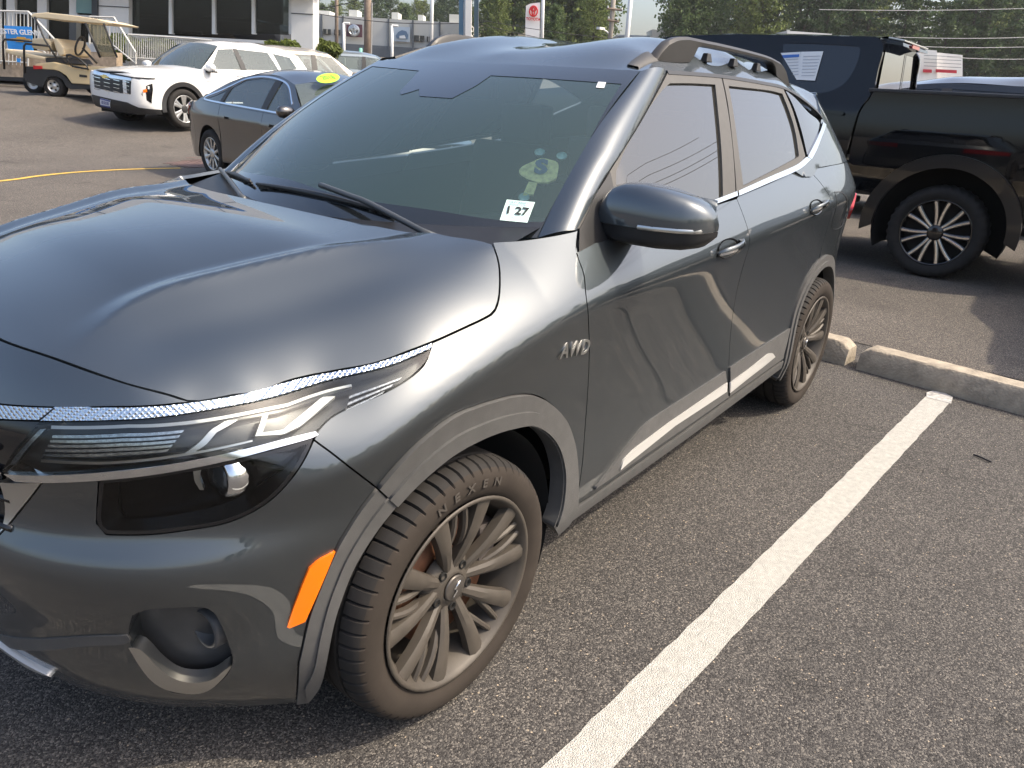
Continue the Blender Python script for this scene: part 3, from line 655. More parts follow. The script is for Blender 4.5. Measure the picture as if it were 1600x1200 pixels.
fg = GS.outline(*F_GL)
wf1 = gp('window_frame', fo, TRIM, door_f[0], holes=[fg], res=.02, lift=.004, edge=.012)
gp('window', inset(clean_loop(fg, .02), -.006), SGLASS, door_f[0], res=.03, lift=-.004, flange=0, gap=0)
R_OUT = [[(1127, 121), (1156, 125), (1190, 131), (1222, 138)], [(1222, 138), (1236, 170), (1248, 210), (1257, 244)], [(1257, 246), (1243, 259), (1200, 279), (1150, 301)], [(1149, 303), (1143, 225), (1135, 160), (1127, 121)]]
ro_ = GS.outline(*R_OUT)
R_GL = [[(1137, 135), (1165, 138), (1200, 142), (1221, 147)], [(1221, 147), (1232, 175), (1241, 205), (1247, 243)], [(1246, 246), (1205, 268), (1160, 291)], [(1160, 291), (1153, 240), (1145, 180), (1137, 135)]]
rg = GS.outline(*R_GL)
wf2 = gp('window_frame', ro_, TRIM, door_r[0], holes=[rg], res=.02, lift=.004, edge=.012)
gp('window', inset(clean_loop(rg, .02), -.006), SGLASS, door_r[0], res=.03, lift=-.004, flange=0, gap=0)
Q_GL = [[(1225, 140), (1243, 155), (1262, 176), (1275, 186), (1280, 193)], [(1280, 193), (1276, 213), (1263, 243)], [(1260, 242), (1250, 200), (1238, 165), (1225, 140)]]
qg = GS.outline(*Q_GL)
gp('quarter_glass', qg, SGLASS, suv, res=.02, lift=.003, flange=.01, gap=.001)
# mirrored set on the far side
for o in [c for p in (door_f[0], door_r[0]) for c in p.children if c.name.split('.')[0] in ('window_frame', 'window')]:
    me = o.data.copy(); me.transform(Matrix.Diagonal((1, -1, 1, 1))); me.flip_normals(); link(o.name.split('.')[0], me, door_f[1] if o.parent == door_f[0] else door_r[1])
# chrome belt strips
gp('chrome_strip', GS.outline([(1075, 326), (1111, 314), (1148, 300)], [(1149, 307), (1106, 323), (1075, 334)]), CHROME, door_f[0], res=.015, lift=.010, flange=.008, gap=0, edge=.02)
gp('chrome_strip', GS.outline([(1151, 299), (1200, 277), (1241, 259), (1257, 246)], [(1264, 250), (1245, 266), (1200, 286), (1151, 307)]), CHROME, door_r[0], res=.015, lift=.010, flange=.008, gap=0, edge=.02)
gp('chrome_strip', GS.outline([(1259, 246), (1268, 229), (1277, 210), (1283, 192)], [(1288, 196), (1281, 215), (1273, 235), (1265, 250)]), CHROME, suv, res=.015, lift=.010, flange=.008, gap=0, edge=.02)
# C pillar / upper quarter
ROOF_EDGE = [(1041, 113), (1085, 116), (1125, 119.5), (1156, 124), (1190, 130), (1222, 137), (1250, 153), (1275, 174), (1283, 184)]
re_ = GS.line(ROOF_EDGE); xr = re_[-1]
cp = np.vstack([GS.line([(1283, 186), (1277, 213), (1264, 248)]), np.array([(2.33, 1.19), (3.0, 1.19), (3.28, 1.19), (3.25, 1.30), (3.12, 1.46), (2.95, 1.50)])])
cpil = [gp('rear_pillar', cp, PAINT, suv, res=.03)]
me = cpil[0].data.copy(); me.transform(Matrix.Diagonal((1, -1, 1, 1))); me.flip_normals(); link('rear_pillar', me, suv)

gp('belt_corner', GS.outline([(1243, 268), (1256, 256), (1266, 248), (1278, 262), (1270, 276), (1255, 276)], smooth=False), PAINT, suv, res=.03, lift=.001, flange=.01, gap=0)
# black drip channel above the doors
ribbon('drip_channel', GS, re_+np.array([0, -.002]), .012, BLACK, suv, lift=.006, ds=.03)
# --- windscreen
WB = at(839, 372, 'y', -.705); WT = at(1000, 111.5, 'y', -.590)
def ws_fn(u, v):
    c = np.abs(u)**2.2
    B = np.stack([.185+(WB[0]-.185)*c, u*.705, np.full_like(u, 1.075)+(WB[2]-1.075)*c], 1)
    T = np.stack([1.035+(WT[0]-1.035)*c, u*.590, 1.520+(WT[2]-1.520)*c], 1)
    P = B*(1-v)[:, None]+T*v[:, None]; bul = .030*(1-(2*v-1)**2)
    P[:, 0] -= bul*.55; P[:, 2] += bul*.83; return P
WS = Surf(ws_fn, -1.0, 1.0, 0, 1, -1, n=160, m=120)
def wq(pts): return [(560+x/3.478, 80+y/3.478) for x, y in pts]
wl = np.array([(-1, 0), (1, 0), (1, 1), (-1, 1)], float)
HOLE = [WS.line(wq([(720, 134), (1000, 150), (1430, 180)])), WS.line(wq([(1430, 182), (1300, 480), (1100, 760), (1010, 925)])), WS.line(wq([(1000, 930), (820, 925), (650, 905), (400, 865), (150, 830), (0, 808)])+[(500, 297), (440, 279), (372, 264)]),
        np.array([(.955, .10), (.95, .5), (.945, .93)]), WS.line(wq([(330, 108), (285, 160), (225, 222), (232, 238), (290, 222), (330, 208), (332, 246), (510, 258), (640, 190), (720, 134)]), False)]
hole = np.vstack(HOLE)
windscreen = panel('windscreen', WS, wl, WGLASS, suv, res=.05, gap=.0, flange=0, edge=.03)
panel('black_border', WS, wl, FRIT, windscreen, holes=[hole], res=.03, gap=0, flange=0, edge=.02, lift=.0015, hole_flange=0)
# inspection sticker, toll tag
STK = mat('inspection_sticker', (.62, .80, .74), .4)
INK = mat('printed_ink', (.015, .02, .02), .6); INKB = mat('blue_ink', (.05, .15, .22), .6)
stq = [(792, 313), (836, 317), (824, 349), (781, 345)]
stp = panel('inspection_sticker', WS, np.array([WS.pix(*p) for p in stq]), STK, windscreen, res=.02, gap=0, flange=0, lift=.003, edge=.02)
S3 = [WS.W(*WS.pix(*p))[0]+np.array([-.005, 0, .0045]) for p in stq]
xd = S3[1]-S3[0]; yd = S3[0]-S3[3]; cen = sum(S3)/4
text_obj('lettering', '1', .036, INK, stp, cen-xd*.27-yd*.03, xd, yd, offset=.001); text_obj('lettering', '27', .036, INK, stp, cen+xd*.20-yd*.03, xd, yd, offset=.001)
text_obj('lettering', 'NEW JERSEY', .0095, INKB, stp, cen+yd*.38, xd, yd); text_obj('lettering', 'INSPECTION', .008, INKB, stp, cen+yd*.25, xd, yd); text_obj('lettering', 'MVC', .008, INKB, stp, cen-yd*.38, xd, yd)
tq = [(935, 128.5), (947, 129.5), (944, 138.5), (931, 137.5)]
panel('small_label', WS, np.array([WS.pix(*p) for p in tq]), WHITE, windscreen, res=.02, gap=0, flange=0, lift=.002, edge=.02)
cl_ = np.vstack([BSb.fn(np.array([sx(.0)]), np.array([1.]))])
# cowl panel below the glass
V = []
for u in np.linspace(-1, 1, 25):
    e = np.interp(abs(u)*.69, [0, .15, .30, .47, .60, .70], [.12, .125, .14, .175, .22, .27]); g_ = ws_fn(np.array([u]), np.array([.06]))[0]
    V.append([(e, u*.69, 1.085), (e+.05, u*.69, 1.075), (g_[0], g_[1], g_[2]-.004)])
MB().grid(np.array(V)).build('cowl_panel', BLACK, suv, True)
# wipers
def wiper(pa, pb, pc, pd):
    A = WS.W(*WS.pix(*pa))[0]; B = WS.W(*WS.pix(*pb))[0]; nn = np.array([-.55, 0, .83])
    t = np.linspace(0, 1, 14)[:, None]; L = A*(1-t)+B*t; bow = (.010*4*t*(1-t)); r_ = MB()
    r_.tube(L+nn*.006, .0045, 6); bl_ = L+nn*(.014+bow); r_.tube(bl_, np.interp(t[:, 0], [0, .5, 1], [.005, .010, .005]), 6)
    for k in np.linspace(.12, .88, 9): p = A*(1-k)+B*k; r_.box(p+nn*(.012), (.012, .022, .018))
    ob = r_.build('wiper', BLACK, suv, True)
    C = WS.W(*WS.pix(*pc))[0]+nn*.030; D = np.array(pd); m_ = (C+D)/2+nn*.018
    MB().tube(crom([C+(C-D)*.0, C*.7+D*.3+nn*.012, m_, D], 5), [.008]*15+[.012], 6).build('wiper_arm', mat('wiper_arm_grey', (.05, .055, .06), .4), ob, True)
wiper((405, 293), (615, 340), (508, 302), (.235, -.55, 1.095))
wiper((338, 262), (395, 290), (352, 268), (.17, .16, 1.10))
# pillars beside the glass
apf = GS.line([(903, 360), (930, 303), (957, 258), (1000, 190), (1041, 114)]); wvv = [WS.pix(*p) for p in [(839, 372), (875, 310), (915, 246), (955, 184), (1000, 112)]]
ap3 = crom(GS.W(apf[:, 0], apf[:, 1]), 1); ap3 = resample(ap3, .02); w3 = crom([WS.W(*p)[0] for p in wvv], 8); n_ = len(ap3)
Lw = np.r_[0, np.cumsum(np.linalg.norm(np.diff(w3, axis=0), axis=1))]; w3 = np.stack([np.interp(np.linspace(0, Lw[-1], n_), Lw, w3[:, k]) for k in range(3)], 1)
G = np.zeros((n_, 9, 3))
for i in range(n_):
    a, b = ap3[i]+np.array([0, -.001, 0]), w3[i]; mid_ = (a+b)/2; d = b-a; c = mid_+np.array([-.35, -.75, .55])*np.linalg.norm(d)*.34
    for j, t in enumerate(np.linspace(0, 1, 9)): G[i, j] = (1-t)**2*a+2*t*(1-t)*c+t*t*b
for side in (1, -1): MB().grid(G*np.array([1, side, 1])).build('windscreen_pillar', PAINT, suv, True)
# --- roof
ed = np.stack([WS.P(np.linspace(0, -1, 9), np.ones(9))], 0)[0]; re3 = GS.P(re_[:, 0], re_[:, 1])
last = np.array([(2.98, gs_fn(np.array([2.98]), np.array([1.49]))[0][1], 1.49), (3.2, gs_fn(np.array([3.2]), np.array([1.42]))[0][1], 1.42)])
edge_all = np.vstack([ed, re3[::3], last])
ctl = [(1.15, 0, 1.560), (1.35, 0, 1.594), (1.6, 0, 1.617), (1.9, 0, 1.626), (2.3, 0, 1.618), (2.7, 0, 1.588), (3.1, 0, 1.535), (3.3, 0, 1.50), (1.28, -.50, 1.577), (1.6, -.52, 1.598), (2.0, -.525, 1.599), (2.4, -.51, 1.582), (2.7, -.46, 1.553), (3.1, -.38, 1.51), (3.3, -.4, 1.47)]
pts = []
for p in list(edge_all)+ctl:
    pts.append(tuple(p))
    if abs(p[1]) > .01: pts.append((p[0], -p[1], p[2]))
RZ = rbf_height(pts); RS = Surf(lambda x, y: np.stack([x, y, RZ(x, y)], 1), .95, 3.35, -.75, .75, 1, n=160, m=120)
lft = np.vstack([ed[:, :2], re3[:, :2], last[:, :2], [(3.3, -.4), (3.32, 0)]])
roof = panel('roof', RS, np.vstack([lft, (lft*np.array([1, -1]))[::-1]]), PAINT, suv, res=.03, gap=.002, flange=.02)
# ditch strip running from the windscreen corner to the rail foot
for side in (1, -1):
    P = [(1.135, -.548), (1.18, -.538), (1.25, -.528), (1.31, -.522)]; L = crom(P, 5)
    G = np.array([[(x, (y+o_)*side, RZ([x], [y+o_])[0]+h_) for o_, h_ in ((-.022, .0), (-.020, .006), (.020, .006), (.022, .0))] for x, y in L]); MB().grid(G).build('roof_ditch_strip', TRIM, roof, True)
# roof rails
RAIL = mat('rail_grey', (.028, .026, .024), .45, noise=(30, .1))
for side in (1, -1):
    r_ = MB(); xs_ = np.linspace(1.30, 2.62, 60); yy = np.interp(xs_, [1.30, 1.7, 2.2, 2.62], [-.525, -.548, -.553, -.53])
    zr = np.array([RZ([x], [y])[0] for x, y in zip(xs_, yy)])
    kq = (xs_ > 1.42) & (xs_ < 2.50); zs_ = np.polyval(np.polyfit(xs_[kq], zr[kq], 2), xs_)
    h = np.interp(xs_, [1.30, 1.33, 1.37, 1.42, 1.50, 1.65, 2.3, 2.44, 2.54, 2.59, 2.62], [.002, .030, .054, .067, .072, .068, .062, .055, .038, .020, .002])
    hb = np.interp(xs_, [1.30, 1.535, 1.565, 1.60, 2.30, 2.36, 2.40, 2.62], [-.01, -.01, .036, .048, .044, .028, -.01, -.01])
    G = np.array([[(x, (y-.018)*side, z+b_), (x, (y-.019)*side, z+t_-.010), (x, (y-.008)*side, z+t_), (x, (y+.012)*side, z+t_), (x, (y+.020)*side, z+t_-.010), (x, (y+.022)*side, z+b_)] for x, y, z, t_, b_ in zip(xs_, yy, zr, h+(zs_-zr)*sstep(1.36, 1.5, xs_)*(1-sstep(2.45, 2.58, xs_)), np.minimum(hb, h-.002)+(zs_-zr)*sstep(1.55, 1.62, xs_)*(1-sstep(2.28, 2.38, xs_)))])
    r_.grid(G, cv=True); rail = r_.build('roof_rail', RAIL, suv, True); auto_smooth(rail, 40)
    for x in (1.66, 1.90, 2.14):
        y = np.interp(x, xs_, yy); z = RZ([x], [y])[0]; MB().box((x, (y-.008)*side, z+.012), (.05, .028, .03), taper=(.55, .7)).build('rail_stud', RAIL, rail, bevel=.003)
# --- door mirror
def mirror(side):
    ys_ = np.array([-.775, -.785, -.80, -.83, -.88, -.94, -1.0, -1.035, -1.055, -1.062]); G = []
    top = np.interp(ys_, [-1.062, -1.055, -1.035, -1.0, -.94, -.88, -.83, -.80, -.785, -.775], [1.152, 1.176, 1.198, 1.214, 1.229, 1.236, 1.234, 1.226, 1.214, 1.196])
    botm = np.interp(ys_, [-1.062, -1.04, -1.0, -.94, -.86, -.775], [1.118, 1.092, 1.082, 1.078, 1.078, 1.082])
    xf = np.interp(ys_, [-1.062, -1.05, -1.02, -.95, -.85, -.775], [.735, .690, .660, .630, .618, .63]); xb = np.interp(ys_, [-1.062, -1.0, -.775], [.765, .782, .775])
    zm = 1.130-.012*(ys_+.90); GC, GL = [], []
    for y, t, b_, f_, k, z0 in zip(ys_, top, botm, xf, xb, zm):
        c = (f_+k)/2; h_ = (k-f_)/2; rc, rl = [], []
        for q in np.linspace(0, pi, 19):
            cx, sz = -cos(q), sin(q); X = c+h_*np.sign(cx)*abs(cx)**(.55 if cx < 0 else .30)
            rc.append((X, y, z0+max(t-z0, .004)*abs(sz)**.80)); rl.append((X+.006*(cx < 0)*1, y, z0-.002-max(z0-b_, .004)*abs(sz)**.45))
        GC.append(rc); GL.append(rl)
    def shell_(G, nm, m_, par):
        G = np.array(G)*np.array([1, side, 1]); q_ = MB().grid(G); n0 = 19; q_.F += [tuple(range(n0)), tuple(range(n0*9, n0*10))]; q_.F += [(i*n0, (i+1)*n0, (i+1)*n0+n0-1, i*n0+n0-1) for i in range(9)]
        return auto_smooth(q_.build(nm, m_, par, True), 50)
    ob = shell_(GC, 'door_mirror', PAINT, suv); shell_(GL, 'mirror_lower_shell', BLACK, ob)
    # turn signal strip
    yy_ = np.linspace(-.90, -1.06, 12); L = []
    for y in yy_:
        f_ = np.interp(y, ys_[::-1], xf[::-1]); L.append((f_+.002+.012*(y < -1.055), y*side, 1.133-.012*(y+.9)))
    L = np.array(L); G2 = np.array([[p+np.array([-.002, 0, -.0055]), p+np.array([-.006, 0, 0]), p+np.array([-.002, 0, .0055])] for p in L]); MB().grid(G2).build('turn_signal', SATIN, ob, True)
    ft = MB(); ft.tube(crom([(.72, -.735*side, 1.085), (.70, -.765*side, 1.100), (.69, -.80*side, 1.118)], 4), [.035, .036, .036, .036, .036, .036, .036, .036, .04], 12).build('mirror_foot', BLACK, ob, True)
    Gg = np.array([[(.785, (-.79-.25*i/7)*side, 1.105+.105*j/5-.004*((i-3.5)**2)/12) for j in range(6)] for i in range(8)]); MB().grid(Gg).build('mirror_glass', CHROME, ob, True)
    return ob
mirror(1); fm = mirror(-1)
for o in [fm]+list(fm.children): o.data.transform(Matrix.Translation((.74, .76, 0))@Matrix.Rotation(radians(-74), 4, 'Z')@Matrix.Translation((-.74, -.76, 0)))   # the far one is folded in
# sail panel behind the pillar, which carries the mirror
gp('mirror_sail', GS.outline([(903, 358), (930, 303), (951, 270)], [(951, 270), (957, 300), (957, 345), (955, 372)], [(955, 372), (931, 381), (902, 395), (903, 358)], smooth=False), BLACK, door_f[0], res=.02, lift=.007, flange=.006, gap=0)
# --- handles
def handle(pc, L, parent, side=1):
    a, b = BS.pix(*pc); n = BS.N(a, b)[0]; c = BS.P(a, b)[0]
    el = np.array([(a+L*.50*cos(q), b+.033*sin(q)*(1 if sin(q) < 0 else .95)) for q in np.linspace(0, 2*pi, 28, endpoint=False)])
    V = []
    for r_, d in ((1.0, .0012), (.92, .001), (.75, -.006), (.4, -.012), (.02, -.014)):
        pp = BS.P(a+(el[:, 0]-a)*r_, b+(el[:, 1]-b)*r_); V.append(pp+n*(d+.002))
    ob = MB().grid(np.array(V), cv=True).build('handle_recess', GLOSSB, parent, True)
    t = np.linspace(0, 1, 14); ss = a+L*(-.52+1.06*t); zz = b-.008+.020*t; out_ = .004+.036*np.sin(pi*np.clip(t*1.02, 0, 1))**.55
    P = BS.P(ss, zz)+n*out_[:, None]; hgt = np.interp(t, [0, .1, .5, .9, 1], [.008, .017, .016, .013, .008]); G = []
    for p, h in zip(P, hgt): G.append([p+n*.007*cos(q)+np.array([0, 0, 1])*h*sin(q) for q in np.linspace(0, 2*pi, 10, endpoint=False)])
    bar = MB().grid(np.array(G), cv=True); bar.F += [tuple(range(10)), tuple(range(130, 140))]; hb_ = bar.build('door_handle', PAINT, parent, True)
    G3 = np.array([[p+n*.0085+np.array([0, 0, z_]) for z_ in (-.006, -.002, .002)] for p in P]); MB().grid(G3).build('chrome_inlay', CHROME, parent, True)
handle((1138, 388), .175, door_f[0]); handle((1276, 324), .175, door_r[0])
# --- fuel flap seam, tail lamp, badge
tl = np.array([(sx(3.02), .96), (sx(3.13), 1.03), (BSb.len*.93, 1.05), (BSb.len*.93, .90), (sx(3.15), .90), (sx(3.06), .905)])
sp_('tail_light', BS, tl, RED, suv, mirror=True, res=.03, lift=.012, flange=.02, gap=0)
ff = BS.outline([(1304, 300), (1318, 303), (1322, 330), (1316, 352), (1303, 358), (1301, 345), (1304, 300)])
ribbon('fuel_flap_seam', BS, ff, .004, BLACK, suv, lift=.0012, ds=.01)
a0, b0 = BS.pix(877, 549); a1, b1 = BS.pix(916, 542); O_ = BS.P((a0+a1)/2, (b0+b1)/2)[0]; nb_ = BS.N((a0+a1)/2, (b0+b1)/2)[0]
X_ = BS.P(a1, b1)[0]-BS.P(a0, b0)[0]
text_obj('awd_badge', 'AWD', .056, SATIN, fender[0], O_+nb_*.003, X_, (0, 0, 1), extrude=.0015, shear=.18, spacing=1.08, offset=.0008)
# --- dark inner shell, underbody and wheel wells
inn = np.array([(sx(-.2), .28), (sx(.36), .28), (sx(.40), .2), (sx(2.2), .2), (sx(2.23), .28), (sx(3.0), .28), (BSb.len, .30), (BSb.len, 1.12), (sx(2.3), 1.12), (sx(.55), 1.02), (sx(.1), .85), (sx(-.2), .75)])
h1 = arch_c(.40, 0, 360, .36, 0.02, 40)[:-1]; h2 = arch_c(.40, 0, 360, .345, 2.63, 40)[:-1]
inn2 = np.vstack([[(sx(.47), .22), (sx(2.16), .22)], arch_c(.40, 197, -5, .345, 2.63, 30), [(sx(3.1), .30), (BSb.len, .30), (BSb.len, 1.12), (sx(2.3), 1.12), (sx(.62), 1.02), (sx(.47), .95)]])
sp_('inner_shell', BS, inn2, DARK, suv, mirror=True, res=.06, lift=-.035, flange=0)
sp_('inner_shell', BS, np.array([(0, .25), (sx(-.5), .25), (sx(-.42), .5), (sx(-.40), .75), (sx(-.1), .86), (sx(-.05), .90), (0, .95)]), DARK, suv, mirror=True, res=.06, lift=-.085, flange=0)
ub = MB(); ub.box((1.4, 0, .24), (3.6, 1.1, .06)); ub.box((1.33, 0, .25), (1.7, 1.56, .05)); ub.build('underbody', DARK, suv)
for xc in (.0, 2.63):
    for side in (1, -1):
        G = np.array([[(xc+r*cos(q), max(a, -(abs(float(np.interp(xc+r*cos(q), [-.6, -.40, -.30, -.15, 0, 2.9, 3.1], [.58, .70, .76, .82, .855, .84, .78])))))*side, .35+r*sin(q)) for r, a in ((.385, -.865), (.385, -.60), (.02, -.60))] for q in np.linspace(radians(-22), radians(202), 40)]); MB().grid(G).build('wheel_well', mat('wheel_liner', (.010, .010, .010), .95), suv, True)
# --- cabin
SEAT = mat('seat_leather', (.02, .021, .021), .6); DASH = mat('dashboard_plastic', (.022, .024, .024), .7, noise=(60, .1))
G = []
for u in np.linspace(-.70, .70, 21):
    k = 1-.25*(u/.7)**2; hump = .03*np.exp(-((u+.36)/.16)**2)
    G.append([(.40-.10*(1-abs(u)/.7), u, 1.055), (.55, u, 1.045), (.72, u, 1.045+hump), (.80, u, 1.03+hump*1.6), (.86, u, .98+hump), (.90, u, .85), (.86, u, .60)])
dash = MB().grid(np.array(G)).build('dashboard', DASH, suv, True)
st = MB(); c_ = np.array([.98, -.36, 1.00]); R_ = np.array([np.array([.42, 0, .91]), np.array([0, 1., 0])]); st.tube([c_+.185*(cos(q)*R_[0]+sin(q)*R_[1]) for q in np.linspace(0, 2*pi, 32, endpoint=False)], .016, 8, closed=True)
st.box(c_+np.array([-.02, 0, -.01]), (.10, .15, .09)); st.tube([c_+np.array([0, -.18, 0]), c_+np.array([0, .18, 0])], .018, 6); st.build('steering_wheel', SEAT, suv, True)
for sx_, sy_, wd in ((1.55, -.37, .5), (1.55, .37, .5), (2.35, 0, 1.25)):
    s_ = MB(); s_.box((sx_-.16, sy_, .60), (.52, wd, .22)); s_.box((sx_+.16, sy_, .90), (.16, wd*.96, .62), R=[[cos(.3), 0, sin(.3)], [0, 1, 0], [-sin(.3), 0, cos(.3)]])
    for hy in ((0,) if wd < 1 else (-.4, 0, .4)): s_.box((sx_+.27, sy_+hy, 1.29), (.10, .25, .18))
    s_.build('seat', SEAT, suv, bevel=.03)
MB().box((1.6, 0, .40), (2.6, 1.5, .06)).build('cabin_floor', DARK, suv)
V = []
for x in np.linspace(1.15, 3.15, 12): V.append([(x, y, RZ([x], [y])[0]-.035) for y in np.linspace(-.5, .5, 9)])
MB().grid(np.array(V)).build('headliner', mat('headliner_cloth', (.28, .27, .25), .9), suv, True)
mm = MB(); mm.box((.98, 0, 1.44), (.04, .24, .07)); mm.build('rear_view_mirror', BLACK, suv, bevel=.012)
# rear window
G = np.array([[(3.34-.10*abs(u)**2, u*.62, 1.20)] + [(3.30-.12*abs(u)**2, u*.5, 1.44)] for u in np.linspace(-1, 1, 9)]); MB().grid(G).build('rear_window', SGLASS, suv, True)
sp_o = MB(); sp_o.prism([(3.05, -.55, 1.475), (3.42, -.45, 1.455), (3.42, .45, 1.455), (3.05, .55, 1.475)], (0, 0, .03)); sp_o.build('roof_spoiler', PAINT, suv, bevel=.01)

# --- wheels
def tyre_geo(R=.332, rb=.235, W=.225, pitches=62, blocky=False):
    hw = W/2
    prof = [(rb, -hw*.80), (rb+.010, -hw*.88), (rb+.03, -hw*.97), (R-.052, -hw*1.0), (R-.034, -hw*.985), (R-.024, -hw*.955), (R-.016, -hw*.90), (R-.008, -hw*.80), (R-.003, -hw*.66), (R-.001, -hw*.50), (R-.001, -hw*.47), (R-.010, -hw*.46), (R-.010, -hw*.39), (R, -hw*.38), (R, -hw*.06), (R-.010, -hw*.05)]
    prof = prof+[(r, -a) for r, a in prof[::-1]]; P = np.array(prof); n = pitches*8; G = np.zeros((n, len(P), 3))
    for i in range(n):
        q = 2*pi*i/n; ph = i % 8
        for j, (r, a) in enumerate(P):
            rr = r
            if ph == 0 and r > R-.030 and abs(a) > hw*.40: rr = r-.008*sstep(R-.030, R-.012, r)-.001
            if blocky and r > R-.075 and abs(a) > hw*.4 and ((i//4) % 2 == 0) and ph in (0, 3): rr = r-.02
            qq = q+(abs(a)-hw*.7)*.30*np.sign(a)*0.8
            G[i, j] = (rr*cos(qq), a, rr*sin(qq))
    return G
def rim_parts(Rr=.236, yo=-.100):
    """18 inch wheel, outer face towards -y; returns meshes"""
    barrel = MB().grid(lathe([(Rr+.010, yo-.006), (Rr+.008, yo-.010), (Rr, yo-.008), (Rr-.006, yo+.004), (Rr-.018, yo+.025), (Rr-.026, yo+.07), (Rr-.03, .10)], 64), cu=True)
    sp = MB()
    def spoke(a0, a1, r0, r1, w0, w1, y0, y1, th=.018):
        """bar from (r0,a0) to (r1,a1), flat faced with bevelled shoulders"""
        A = np.array([r0*cos(a0), r0*sin(a0)]); B = np.array([r1*cos(a1), r1*sin(a1)]); d = B-A; d /= np.linalg.norm(d); n = np.array([-d[1], d[0]]); G = []
        for t in np.linspace(0, 1, 7):
            c = A*(1-t)+B*t; w_ = w0+(w1-w0)*t; y = y0+(y1-y0)*t-.010*sin(pi*t)
            G.append([(c[0]-n[0]*w_, y+th*1.6, c[1]-n[1]*w_), (c[0]-n[0]*w_, y+.006, c[1]-n[1]*w_), (c[0]-n[0]*w_*.45, y, c[1]-n[1]*w_*.45), (c[0]+n[0]*w_*.45, y, c[1]+n[1]*w_*.45), (c[0]+n[0]*w_, y+.006, c[1]+n[1]*w_), (c[0]+n[0]*w_, y+th*1.6, c[1]+n[1]*w_)])
        sp.grid(np.array(G), cv=True)
    for k in range(5):
        a = 2*pi*k/5+pi/2
        spoke(a-.22, a-.33, .045, Rr+.002, .012, .024, yo+.034, yo-.002); spoke(a+.22, a+.33, .045, Rr+.002, .012, .024, yo+.034, yo-.002)
        spoke(a-.24, a-.055, .105, Rr-.004, .008, .0075, yo+.032, yo+.006, .012); spoke(a+.24, a+.085, .105, Rr-.004, .008, .0075, yo+.032, yo+.006, .012)
    hub = MB().grid(lathe([(.088, yo+.058), (.082, yo+.044), (.070, yo+.036), (.042, yo+.030), (.036, yo+.026), (.033, yo+.030)], 40), cu=True)
    return barrel, sp, hub
TG = tyre_geo()
def make_wheel(parent, loc, side, toe=0.0):
    w_ = empty('wheel', (0, 0, 0), 0, parent); w_['local_wheel'] = 1; w_.location = loc; w_.rotation_euler = (0, 0, toe if side > 0 else pi)
    if parent.get('world_parts'): w_.matrix_parent_inverse = Matrix.Translation(parent.location).inverted()
    if 'suv_tyre' not in bpy.data.meshes:
        o = MB().grid(TG, cu=True).build('suv_tyre', RUBBER, w_, True); auto_smooth(o, 28); me = o.data; me.materials.append(SIDEW)
        for p in me.polygons:
            if abs(p.center.y) > .098 or (p.center.x**2+p.center.z**2) < .305**2: p.material_index = 1
        o.name = 'tyre'
        ba, sp, hb = rim_parts(); ob = ba.build('suv_rim', RIM, w_, True); ob.name = 'rim'; o2 = sp.build('suv_spokes', RIM, w_); auto_smooth(o2, 30); o2.name = 'spokes'; o3 = hb.build('suv_hub', RIM, w_, True); o3.name = 'hub'
        cap = MB(); cap.grid(lathe([(.034, -.075), (.033, -.079), (.030, -.080), (.0005, -.081)], 32), cu=True); o4 = cap.build('suv_cap', mat('cap_grey', (.10, .09, .08), .4, .5), w_, True); o4.name = 'centre_cap'
        mk = MB(); Z = [(-.016, -.006), (-.009, .008), (-.001, -.002), (.007, .008), (.016, -.006)]; L = np.array([(-.012, -.083, -.019), (.002, -.083, -.005), (-.006, -.083, .003), (.012, -.083, .019)]); mk.tube(L, .0028, 6); o5 = mk.build('suv_emblem', CHROME, w_, True); o5.name = 'emblem'
        br = MB(); br.grid(lathe([(.06, -.035), (.155, -.035), (.155, -.012), (.06, -.012)], 48), cu=True, cv=True); o6 = br.build('suv_disc', RUST, w_, True); o6.name = 'brake_disc'
        cal = MB(); cal.box((.13, -.03, .05), (.06, .07, .13)); o7 = cal.build('suv_caliper', mat('caliper_iron', (.06, .05, .045), .7), w_, bevel=.008); o7.name = 'brake_caliper'
        for k in range(5):
            nuts = MB()
            q = 2*pi*k/5+pi/2+pi/5; c = (.057*cos(q), -.073, .057*sin(q)); nuts.grid(np.array([[(c[0]+r*cos(t), y, c[2]+r*sin(t)) for r, y in ((.0115, -.066), (.0115, -.0715), (.0095, -.0735), (.009, -.055), (.0005, -.055))] for t in np.linspace(0, 2*pi, 12, endpoint=False)]), cu=True)
            o8 = nuts.build('suv_nuts%d' % k, DARK, w_, True); o8.name = 'lug_hole'
        tx = []
        for i, ch in enumerate('NEXEN'):
            me = text_mesh(ch, .028, extrude=.001, offset=.0006); q = radians(108-i*9.5); c = np.array([.284*cos(q), -.1145, .284*sin(q)]); X = np.array([sin(q), 0, -cos(q)]); Y = np.array([cos(q), 0, sin(q)])
            for v in me.vertices: v.co = Vector(c+X*v.co.x*1.25+Y*v.co.y+np.array([0, -1, 0])*v.co.z)
            me.materials.clear(); me.materials.append(mat('raised_letter_rubber', (.055, .047, .039), .8)); me.name = 'suv_letter'+ch+str(i); link('sidewall_letter', me, w_)
    else:
        for nm, me in (('tyre', 'suv_tyre'), ('rim', 'suv_rim'), ('spokes', 'suv_spokes'), ('hub', 'suv_hub'), ('centre_cap', 'suv_cap'), ('emblem', 'suv_emblem'), ('brake_disc', 'suv_disc'), ('brake_caliper', 'suv_caliper'))+tuple(('lug_hole', 'suv_nuts%d' % k) for k in range(5)):
            o = bpy.data.objects.new(nm, bpy.data.meshes[me]); COL.objects.link(o); o.parent = w_
    return w_
